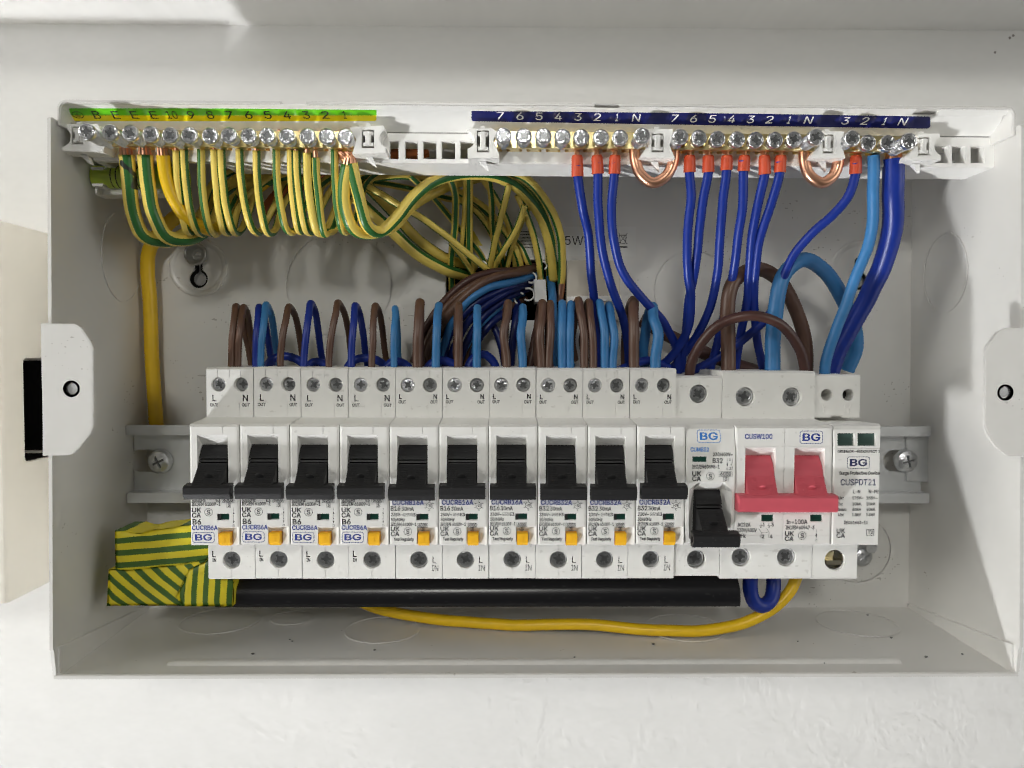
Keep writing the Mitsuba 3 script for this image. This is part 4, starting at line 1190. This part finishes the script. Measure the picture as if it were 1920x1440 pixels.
def earth_loop(label, r, front_pts, drop, back_x, uoff, back=None, mat='earth_pvc', bare=True, name='earth_wire', twist=0.0):
    x0, y0 = front_pts[0]
    y0 -= 5 if r < 2 else 3
    P = [(x0, y0, ZE)] + [(x, y, ZE - 1.5 - 9 * ((y - y0) / (drop[1] - y0)) ** 2) for x, y in front_pts[1:]]
    P += [(drop[0], drop[1], 47)]
    P += back or [(drop[0] + 14, drop[1] - 14, 36), (drop[0] + 34, drop[1] - 62, 26), (back_x, 318, 20), (back_x + 60, 292, 16)]
    Q = pts(P)
    k = name_of(name)
    note(k, label, 'wire', EG)
    V, F, U = tube(Q, r, uoff=uoff, twist=twist, uvs=mat != 'yellow_pvc')
    put('insulation', (V, F), mat, k, smooth=60, uv=U if mat != 'yellow_pvc' else None)
    if bare:
        s = Q[0]
        d = Q[0] - Q[1]
        d /= np.linalg.norm(d)
        tube_ = []
        n = 5 if r > 2 else 1
        for i in range(n):
            a = i * 2 * math.pi / n
            o = np.array([math.cos(a), 0, math.sin(a)]) * r * (0.52 if n > 1 else 0)
            tube_.append(trimesh.Trimesh(*tube([s + o - d * .5, s + o * .9 + d * 1.5, s + o * .8 + d * 2.4], r * (0.36 if n > 1 else 0.55), 8)[:2], process=False))
        put('copper_core', cat(tube_), 'copper', k)
    return k


earth_loop('thick green and yellow earth wire with a black pen mark, first from the left', 2.75, [(237, 293), (242, 340), (250, 400), (268, 440)], (305, 452), 0, 0.32,
           [(345, 440, 34), (395, 385, 24), (430, 350, 20), (520, 325, 16)], 'marked_pvc')
earth_loop('thick clean green and yellow earth wire, second from the left', 2.75, [(272, 293), (277, 345), (288, 400), (308, 440)], (340, 450), 0, 0.33,
           [(378, 438, 38), (420, 395, 28), (470, 352, 22), (560, 318, 18)])
earth_loop('thick plain yellow earth wire, third from the left', 2.45, [(306, 294), (312, 335), (326, 375), (348, 408)], (392, 430), 0, 0.0,
           [(420, 420, 34), (450, 380, 24), (500, 340, 20)], 'yellow_pvc')
thin = [(331, 287, 356, 441, 0.50), (345, 285, 377, 443, 0.43), (377, 285, 399, 443, 0.18), (402, 285, 424, 442, 0.48), (415, 285, 441, 441, 0.47), (449, 285, 481, 440, 0.42), (481, 287, 503, 443, 0.42),
        (518, 285, 543, 440, 0.17), (545, 285, 562, 438, 0.41), (556, 287, 579, 440, 0.45), (576, 291, 602, 442, 0.51), (592, 300, 616, 440, 0.22), (627, 285, 646, 440, 0.17)]
ordn = ['first', 'second', 'third', 'fourth', 'fifth', 'sixth', 'seventh', 'eighth', 'ninth', 'tenth', 'eleventh', 'twelfth', 'thirteenth']
for i, (x, y, bx, by, u) in enumerate(thin):
    dx = bx - x
    earth_loop(f'thin green and yellow earth wire loop, {ordn[i]} thin one counting from the plain yellow wire', 1.45 if i not in (10,) else 1.75,
               [(x, y), (x + dx * .07, y + 45), (x + dx * .32, y + 100), (x + dx * .66, y + 138)], (bx, by - 5), bx + 70 + (i % 4) * 12, u,
               [(bx + 13, by - 12, 38 - (i % 3) * 2), (bx + 26 + (i % 3) * 4, by - 55, 30), (bx + 46 + (i % 4) * 9, 340, 24 - (i % 3) * 3), (bx + 90 + (i % 4) * 12, 316, 18)])
earth_loop('thick earth wire with bare copper strands, left one of the pair at the bar end', 2.35, [(652, 312), (645, 350), (648, 395), (662, 428)], (690, 438), 0, .15,
           [(735, 425, 40), (780, 380, 26), (850, 345, 16), (900, 332, 12)])
wk = earth_loop('thick earth wire arching from the bar end over to the rear cable entry', 2.35, [(659, 309), (668, 350), (678, 392), (690, 425)], (712, 435), 0, .19,
                [(742, 410, 46), (775, 368, 44), (820, 337, 40), (890, 326, 32), (960, 345, 24), (1010, 400, 16), (1033, 470, 8), (1038, 525, 0)], twist=0.24)
# twisted strands of that pair
for px in (650, 659):
    s = at(px, 312, 63)
    tw = []
    for i in range(6):
        P = []
        for j in range(6):
            a = i * math.pi / 3 + j * 0.75
            q = at(px - 12 + 12 * (1 - j / 5) + (6 if px > 655 else 2), 312 - j * 5.2, 63)
            P.append(q + np.array([math.cos(a), 0.2 * math.sin(a), math.sin(a)]) * 1.05)
        tw.append(trimesh.Trimesh(*tube(P, 0.5, 7)[:2], process=False))
    put('copper_strands', cat(tw), 'copper', next(q for q, d in labels.items() if d.get('label', '').startswith('thick earth wire arching' if px > 655 else 'thick earth wire with bare copper')))

RG = 'earth wires fanning into the rear cable entry'
runs = [
    ('thick earth wire curving low from behind the loops to the cable entry', 2.5, [(640, 350, 26), (672, 375, 25), (704, 405, 23), (740, 440, 18), (790, 482, 12), (840, 508, 6), (885, 520, -8)], 0.42, 'lower'),
    ('thick mostly yellow earth wire curving just above the lowest one', 2.5, [(690, 350, 20), (735, 395, 15), (785, 450, 10), (830, 482, 6), (890, 500, -8)], 0.02, ''),
    ('thin earth wire running straight down to the left edge of the cable entry', 1.6, [(836, 318, 26), (852, 355, 22), (853, 420, 15), (847, 480, 8), (847, 545, -6)], 0.24, ''),
    ('earth wire with yellow facing left, dropping beside the triangle sign', 1.3, [(874, 318, 22), (873, 380, 18), (868, 450, 10), (864, 510, -8)], 0.42, ''),
    ('earth wire with green facing front, dropping over the triangle sign', 1.5, [(881, 318, 24), (880, 400, 17), (881, 470, 9), (886, 530, -10)], 0.2, ''),
    ('thin earth wire bowing from the carrier down through the sticker lines', 1.4, [(897, 326, 18), (930, 372, 14), (956, 430, 8), (965, 480, 2), (968, 530, -14)], 0.38, ''),
    ('straight yellow faced earth wire leaning left in front of the others', 1.5, [(955, 345, 26), (942, 400, 20), (928, 455, 12), (920, 495, 4), (916, 530, -12)], 0.03, ''),
    ('crossing earth wire leaning left below the green bundle', 1.4, [(984, 385, 24), (968, 430, 18), (942, 472, 11), (929, 495, 4), (925, 530, -12)], 0.04, ''),
    ('earth wire with a thin yellow line curving under the thick green arch', 1.5, [(970, 365, 20), (990, 410, 16), (1006, 460, 10), (1014, 510, 4), (1016, 540, -8)], 0.4, ''),
    ('thin earth wire angling down behind the fan of earth wires', 1.3, [(850, 370, 12), (890, 395, 10), (925, 440, 6), (945, 485, 0), (952, 530, -14)], 0.05, ''),
    ('long straight yellow faced earth wire crossing in front to the cable entry', 1.5, [(690, 350, 30), (742, 380, 30), (800, 415, 28), (860, 462, 20), (912, 505, 10), (940, 530, -8)], 0.0, ''),
    ('short earth wire angling down at the left of the cable entry', 1.3, [(845, 455, 12), (866, 482, 8), (888, 515, 2), (896, 540, -10)], 0.04, ''),
    ('outermost earth wire with yellow face on the right of the arch', 1.75, [(935, 318, 26), (985, 334, 24), (1028, 385, 20), (1050, 440, 14), (1054, 500, 8), (1052, 535, 4)], 0.02, ''),
    ('dark green earth wire inside the right side of the arch', 1.9, [(940, 326, 22), (995, 362, 18), (1028, 425, 12), (1037, 480, 6), (1036, 525, 0)], 0.22, ''),
    ('earth wire passing flat behind the arch near the carrier', 1.5, [(700, 335, 22), (760, 330, 18), (830, 345, 14), (880, 370, 12), (920, 400, 8), (955, 445, 6), (974, 490, 2), (980, 540, -14)], 0.02, ''),
    ('thin earth wire slanting from the carrier to the left edge of the sticker', 1.4, [(770, 330, 20), (815, 372, 14), (862, 430, 8), (905, 482, 0), (920, 535, -14)], 0.22, ''),
    ('thin earth wire dropping straight from the carrier at the middle of the arch', 1.4, [(915, 318, 20), (921, 370, 15), (924, 430, 8), (934, 500, -2), (940, 540, -14)], 0.30, ''),
    ('thin earth wire swinging left under the thick green arch', 1.4, [(1000, 372, 16), (985, 400, 12), (965, 450, 8), (950, 500, 0), (946, 540, -14)], 0.12, ''),
    ('thin earth wire lying deepest in the fan against the sticker', 1.4, [(838, 348, 5), (880, 380, 4), (930, 420, 3), (975, 462, 2.2), (988, 486, 2), (996, 508, -4), (1000, 535, -14)], 0.34, ''),
    ('thin earth wire curving down just inside the right side of the arch', 1.4, [(960, 335, 14), (1005, 385, 10), (1024, 440, 6), (1029, 490, 2), (1028, 540, -12)], 0.18, ''),
    ('dark earth wire crossing low behind the arch', 1.5, [(690, 340, 16), (760, 352, 12), (830, 370, 9), (880, 385, 7), (915, 425, 5), (938, 478, 3), (948, 535, -12)], 0.25, ''),
]
for lab, r, P, u, _ in runs:
    k = name_of('earth_wire')
    note(k, lab, 'wire', RG)
    V, F, U = tube(pts(P), r, uoff=u, uvs=True)
    put('insulation', (V, F), 'earth_pvc', k, smooth=60, uv=U)
P = pts([(1053, 531, 5), (1052, 545, 4), (1049, 566, 3)])
put('copper_core', tube(P, 1.6)[:2], 'copper', next(q for q, d in labels.items() if d.get('label', '').startswith('outermost earth wire')))
wire('grommet_cable', 'rust coloured cable half hidden behind the earth wire loops', 'rust_pvc', 3.4, pts([(498, 402, 6), (520, 372, 10), (560, 345, 14), (640, 318, 16), (760, 290, 20), (800, 280, 18)]), catg='cable')

# --- neutral wires from the bars, each with an orange sleeve
neutrals = [
    ('first', 1082, [(1083, 330), (1091, 385), (1104, 440), (1109, 520), (1117, 590), (1124, 705)], 1.75),
    ('second', 1119, [(1121, 325), (1121, 390), (1127, 460), (1143, 525), (1166, 590), (1176, 640), (1180, 705)], 1.75),
    ('third', 1153, [(1152, 325), (1147, 385), (1151, 450), (1168, 510), (1205, 560), (1244, 605), (1266, 650), (1272, 705)], 1.75),
    ('fourth', 1293, [(1293, 322), (1296, 370), (1288, 440), (1290, 510), (1296, 560), (1288, 620), (1262, 665), (1235, 690)], 1.75),
    ('fifth', 1328, [(1328, 322), (1318, 380), (1310, 450), (1300, 520), (1290, 570), (1284, 630), (1277, 695)], 1.75),
    ('sixth', 1363, [(1362, 318), (1355, 380), (1349, 450), (1344, 520), (1330, 580), (1306, 630), (1262, 690)], 1.75),
    ('seventh', 1396, [(1394, 320), (1391, 390), (1383, 450), (1374, 510), (1365, 560), (1345, 640), (1330, 700)], 1.75),
    ('eighth', 1433, [(1434, 326), (1421, 385), (1410, 445), (1404, 510), (1398, 580), (1388, 630), (1378, 700)], 1.75),
    ('ninth', 1464, [(1462, 322), (1445, 385), (1425, 450), (1416, 520), (1414, 580), (1420, 640), (1432, 700)], 1.75),
    ('tenth', 1605, [(1604, 325), (1590, 368), (1560, 405), (1522, 438), (1490, 475), (1465, 530), (1442, 590), (1400, 632), (1345, 670), (1300, 695)], 1.75),
]
for i, (o, fx, P, r) in enumerate(neutrals):
    n = len(P)
    Q = [(P[0][0], P[0][1] - 20, ZE)] + [(x, y, ZE - 1 - 40 * (j / (n - 1)) ** 1.4) for j, (x, y) in enumerate(P)]
    k = name_of('neutral_wire')
    note(k, f'dark blue neutral wire in an orange sleeve, {o} sleeved wire counting from the earth bar', 'wire', NG)
    put('insulation', tube(pts(Q), r)[:2], 'navy_pvc', k, smooth=60)
    a, b = at(fx, 291, ZE), at(P[0][0], P[0][1] + 1, ZE - 1)
    sl_ = tube([a, a * .85 + b * .15, a * .4 + b * .6, b], [1.75, 2.1, 2.15, 2.3], 18)[:2]
    put('end_sleeve', sl_, 'orange_sleeve', k, smooth=50)
    c = at(fx, 285, ZE)
    put('copper_core', tube([a + [0, -.5, 0], c + [0, 1.5, 0]], 0.9, 10)[:2], 'copper', k)

for i, (P, lab) in enumerate((([(1189, 268), (1191, 300), (1200, 326), (1224, 343), (1250, 330), (1262, 305), (1264, 275)], 'bent copper link joining the first and second neutral bars'),
                              ([(1507, 272), (1508, 302), (1517, 328), (1541, 343), (1562, 330), (1571, 306), (1573, 275)], 'bent copper link joining the second and third neutral bars'))):
    k = put('copper_link', tube(pts([(x, y, 64.5) for x, y in P]), 2.05, 20)[:2], 'copper', smooth=60)
    note(k, lab, 'copper link', 'copper links between neutral bars')
k = wire('supply_wire', 'light blue wire dropping from the last neutral bar to the surge protector', 'sky_pvc', 2.15, pts([(1638, 291, 64), (1638, 350, 62), (1637, 410, 58), (1628, 460, 54), (1606, 515, 50), (1588, 565, 48), (1566, 620, 46), (1548, 680, 44), (1546, 708, 43)]))
k = wire('supply_wire', 'very thick dark blue cable dropping from the last neutral bar', 'navy_pvc', [3.95, 3.95, 3.9, 3.6, 3.3], pts([(1675, 297, 62), (1676, 360, 60), (1673, 430, 54), (1655, 495, 46), (1625, 560, 38), (1595, 615, 32), (1572, 660, 28), (1556, 710, 24)]))
put('copper_core', tube(pts([(1675, 300, 62), (1675, 284, 62)]), 3.1, 16)[:2], 'copper', k)
wire('supply_wire', 'thick light blue cable looping high over into the main switch', 'sky_pvc', 3.1, pts([(1448, 705, 42), (1450, 640, 42), (1456, 570, 44), (1470, 515, 44), (1505, 487, 40), (1545, 507, 34), (1580, 560, 28), (1602, 615, 24), (1604, 655, 22), (1588, 695, 20)]))
wire('supply_wire', 'thick brown cable looping high over into the main switch', 'brown_pvc', 2.95, pts([(1366, 705, 42), (1366, 640, 42), (1364, 580, 44), (1375, 530, 44), (1415, 504, 40), (1458, 522, 34), (1488, 570, 28), (1510, 640, 22), (1512, 700, 18)]))
wire('supply_wire', 'dark brown wire in a wide low arch in front of the main switch cables', 'maroon_pvc', 2.0, pts([(1292, 708, 44), (1298, 675, 46), (1318, 638, 50), (1358, 604, 54), (1412, 592, 56), (1462, 608, 54), (1496, 650, 50), (1508, 690, 46), (1508, 712, 44)]))
wire('supply_wire', 'dark brown cable lying diagonally low behind the neutral wires', 'maroon_pvc', 3.0, pts([(1200, 600, 10), (1260, 632, 12), (1330, 665, 14), (1400, 690, 14), (1440, 702, 12)]))
wire('loop_cable', 'dark blue cable bent in a tight loop below the main switch', 'navy_pvc', 3.0, pts([(1407, 1080, 44), (1407, 1108, 44), (1414, 1128, 44), (1428, 1136, 43), (1444, 1126, 42), (1450, 1105, 40), (1450, 1075, 38)]), catg='cable')
wire('bonding_cable', 'yellow cable running along the floor of the steel box under the busbar', 'yellow_pvc', 2.35, pts([(660, 1120, 20), (705, 1140, 22), (760, 1152, 24), (850, 1164, 28), (960, 1171, 32), (1100, 1171, 36), (1240, 1182, 40), (1330, 1182, 41), (1400, 1165, 41), (1452, 1138, 41), (1483, 1106, 40), (1497, 1072, 38)]), catg='cable')
wire('bonding_cable', 'yellow cable standing upright beside the left wall of the steel box', 'yellow_pvc', 3.05, pts([(345, 395, 16), (310, 425, 13), (279, 470, 9), (280, 540, 7), (283, 620, 6), (286, 700, 5.5), (291, 770, 5), (296, 810, 3.6), (310, 850, 3.2)]), catg='cable')

# --- outgoing wires looping into the breaker tops
ZT = 47.0


def loop(label, mat, r, x, apex, far, zfar=16, lean=None):
    ax, ay = apex
    fx, fy = far
    P = [(x, 706, ZT), (x, 672, ZT), (lean if lean is not None else (x * .7 + ax * .3), 625, ZT + .5), ((x + ax * 2) / 3, ay + 22, ZT - 2), (ax, ay, ZT - 9)]
    P += [((ax * .55 + fx * .45), ay + 16, ZT - 18), ((ax * .25 + fx * .75), ay + 50, zfar + 5), (fx, fy, zfar), (fx + 6, fy + 36, zfar - 3)]
    k = name_of('outgoing_wire')
    note(k, label, 'wire', BG_)
    put('insulation', tube(pts(P), r)[:2], mat, k, smooth=60)


B, N_, S_ = 'brown_pvc', 'navy_pvc', 'sky_pvc'
loop('brown wire loop, outer of the leftmost pair above the first breaker', B, 1.3, 434, (443, 573), (465, 650))
loop('brown wire loop, inner of the leftmost pair above the first breaker', B, 1.35, 446, (457, 576), (475, 655))
loop('dark blue wire loop above the first breaker', N_, 1.4, 480, (486, 575), (505, 655))
loop('light blue wire loop above the first breaker, crossing the dark blue one', S_, 1.4, 489, (499, 572), (518, 655), 20)
loop('brown wire loop above the second breaker', B, 1.35, 526, (541, 574), (566, 660))
loop('dark blue wire loop above the second breaker', N_, 1.4, 570, (583, 569), (601, 655), 24)
loop('brown wire loop above the third breaker', B, 1.35, 617, (634, 567), (658, 660))
loop('dark blue wire loop above the third breaker', N_, 1.4, 659, (666, 573), (685, 660), 24)
loop('brown wire loop above the fourth breaker', B, 1.35, 697, (704, 573), (722, 660))
loop('light blue wire above the fourth breaker', S_, [1.3, 1.35, 1.35, 1.4, 1.6, 1.6, 1.6], 739, (741, 578), (746, 665), 24)
loop('brown wire above the fifth breaker', B, 1.95, 783, (787, 568), (786, 665), 24)
loop('light blue wire above the fifth breaker', S_, 1.65, 817, (822, 573), (818, 665), 22)
loop('brown wire above the sixth breaker', B, 1.7, 859, (859, 573), (856, 665), 22)
loop('light blue wire above the sixth breaker', S_, 1.6, 894, (895, 577), (892, 665), 22)
loop('brown wire above the seventh breaker, slightly kinked', B, 1.6, 950, (952, 568), (945, 665), 22, 944)
loop('light blue wire above the seventh breaker', S_, 1.65, 980, (980, 576), (978, 665), 22, 976)
loop('brown wire above the eighth breaker, left of two', B, 1.7, 1015, (1016, 569), (1006, 665), 22, 1012)
loop('brown wire above the eighth breaker, right of two', B, 1.6, 1029, (1032, 569), (1028, 665), 20, 1032)
loop('light blue wire above the eighth breaker, left of two', S_, 1.65, 1054, (1054, 569), (1050, 665), 20)
loop('light blue wire above the eighth breaker, right of two', S_, 1.65, 1069, (1070, 571), (1068, 665), 20)
loop('brown wire above the ninth breaker, left of two', B, 1.65, 1096, (1084, 563), (1072, 640), 20, 1096)
loop('brown wire above the ninth breaker, right of two', B, 1.6, 1112, (1105, 566), (1092, 640), 20, 1110)
loop('light blue wire above the ninth breaker, left of two', S_, 1.65, 1134, (1124, 567), (1112, 640), 20, 1134)
loop('light blue wire above the ninth breaker, right of two', S_, 1.65, 1149, (1143, 572), (1134, 640), 20, 1151)
loop('thick brown wire above the tenth breaker', B, 2.1, 1189, (1188, 564), (1172, 670), 20)
loop('thick light blue wire loop above the tenth breaker', S_, 2.15, 1229, (1224, 575), (1206, 668), 22, 1234)

# neutral jumpers lying low behind the breakers
for lab, P in (('dark blue jumper arching low behind the first and second breakers', [(497, 705, 34), (508, 676, 33), (535, 668, 32), (562, 677, 31), (580, 700, 30)]),
               ('dark blue jumper arching low behind the second and third breakers', [(574, 692, 30), (588, 679, 30), (605, 681, 29), (625, 705, 28)]),
               ('dark blue jumper arching low behind the third and fourth breakers', [(645, 705, 32), (660, 678, 31), (690, 671, 30), (715, 680, 29), (735, 705, 28)]),
               ('dark blue jumper arching low behind the fourth and fifth breakers', [(722, 690, 30), (738, 677, 29), (760, 683, 28), (775, 705, 28)]),
               ('dark blue jumper arching low behind the fifth and sixth breakers', [(795, 705, 30), (808, 682, 30), (835, 676, 29), (862, 690, 28)]),
               ('dark blue jumper in a round arch behind the sixth and seventh breakers', [(874, 705, 32), (884, 676, 31), (905, 664, 30), (925, 678, 29), (933, 705, 28)]),
               ('dark blue jumper low behind the ninth and tenth breakers', [(1140, 705, 30), (1170, 690, 29), (1215, 676, 28), (1255, 690, 27)])):
    wire('jumper_wire', lab, 'navy_pvc', 1.75, pts(P), 'dark blue jumpers behind the breakers')

# --- the bundle arching from the rear cable entry down behind the breakers
CG = 'cables of the bundle from the rear cable entry'
bundle = [
    ('topmost dark brown cable of the bundle from the rear entry', 'maroon_pvc', 1.7, [(1010, 498, -6), (965, 507, 8), (915, 512, 14), (868, 532, 17), (825, 575, 17), (792, 628, 15), (775, 680, 13)]),
    ('second brown cable of the bundle from the rear entry', 'brown_pvc', 1.6, [(1005, 505, -6), (955, 515, 10), (900, 528, 16), (850, 562, 18), (815, 610, 16), (788, 670, 14), (778, 700, 12)]),
    ('reddish brown cable on top of the bundle front', 'brown_pvc', 1.8, [(1008, 502, -4), (968, 512, 12), (920, 522, 20), (880, 548, 22), (845, 585, 22), (815, 630, 20), (795, 690, 16)]),
    ('brown cable under the front of the bundle', 'maroon_pvc', 1.6, [(1000, 512, -6), (930, 530, 14), (880, 560, 18), (840, 605, 18), (805, 660, 15), (790, 700, 12)]),
    ('light blue cable along the front edge of the bundle', 'sky_pvc', 1.75, [(1003, 514, -4), (962, 528, 12), (915, 540, 20), (876, 566, 22), (850, 600, 20), (835, 640, 17), (820, 695, 14)]),
    ('dark blue cable just below the light blue cable of the bundle', 'shaded_navy_pvc', 1.7, [(998, 522, -6), (955, 538, 12), (905, 560, 18), (868, 590, 19), (842, 630, 17), (826, 700, 13)]),
    ('dark blue cable in the middle of the bundle', 'shaded_navy_pvc', 1.7, [(995, 530, -6), (950, 548, 12), (905, 578, 17), (872, 612, 17), (850, 655, 15), (838, 700, 12)]),
    ('dark blue cable low in the bundle', 'shaded_navy_pvc', 1.7, [(992, 540, -8), (945, 562, 10), (905, 596, 15), (880, 632, 15), (862, 675, 13), (852, 705, 11)]),
    ('second light blue cable low in the bundle', 'sky_pvc', 1.5, [(980, 552, -8), (930, 582, 10), (900, 610, 14), (876, 645, 14), (855, 690, 12)]),
    ('brown cable crossing low under the bundle', 'brown_pvc', 1.6, [(985, 560, -8), (940, 585, 8), (905, 615, 11), (885, 650, 11), (866, 700, 10)]),
    ('lowest dark blue cable of the bundle', 'shaded_navy_pvc', 1.7, [(975, 565, -8), (940, 590, 9), (915, 612, 12), (890, 650, 12), (878, 700, 10)]),
    ('blue cable falling steeply right of the bundle', 'shaded_navy_pvc', 1.6, [(905, 590, 6), (925, 612, 7), (940, 650, 8), (948, 700, 8)]),
    ('blue cable rising behind the seventh breaker', 'shaded_navy_pvc', 1.8, [(970, 560, -6), (968, 590, 6), (962, 640, 9), (955, 705, 10)]),
    ('dark brown cable slanting behind the eighth breaker', 'maroon_pvc', 1.8, [(1018, 560, -6), (1012, 600, 10), (1000, 650, 13), (988, 705, 14)]),
    ('light blue cable beside the grey clamp', 'sky_pvc', 1.9, [(1030, 510, -8), (1034, 540, 2), (1036, 575, 8), (1038, 640, 12), (1040, 700, 12)]),
]
for lab, mat, r, P in bundle:
    wire('bundle_cable', lab, mat, r, pts(P), CG, catg='cable')
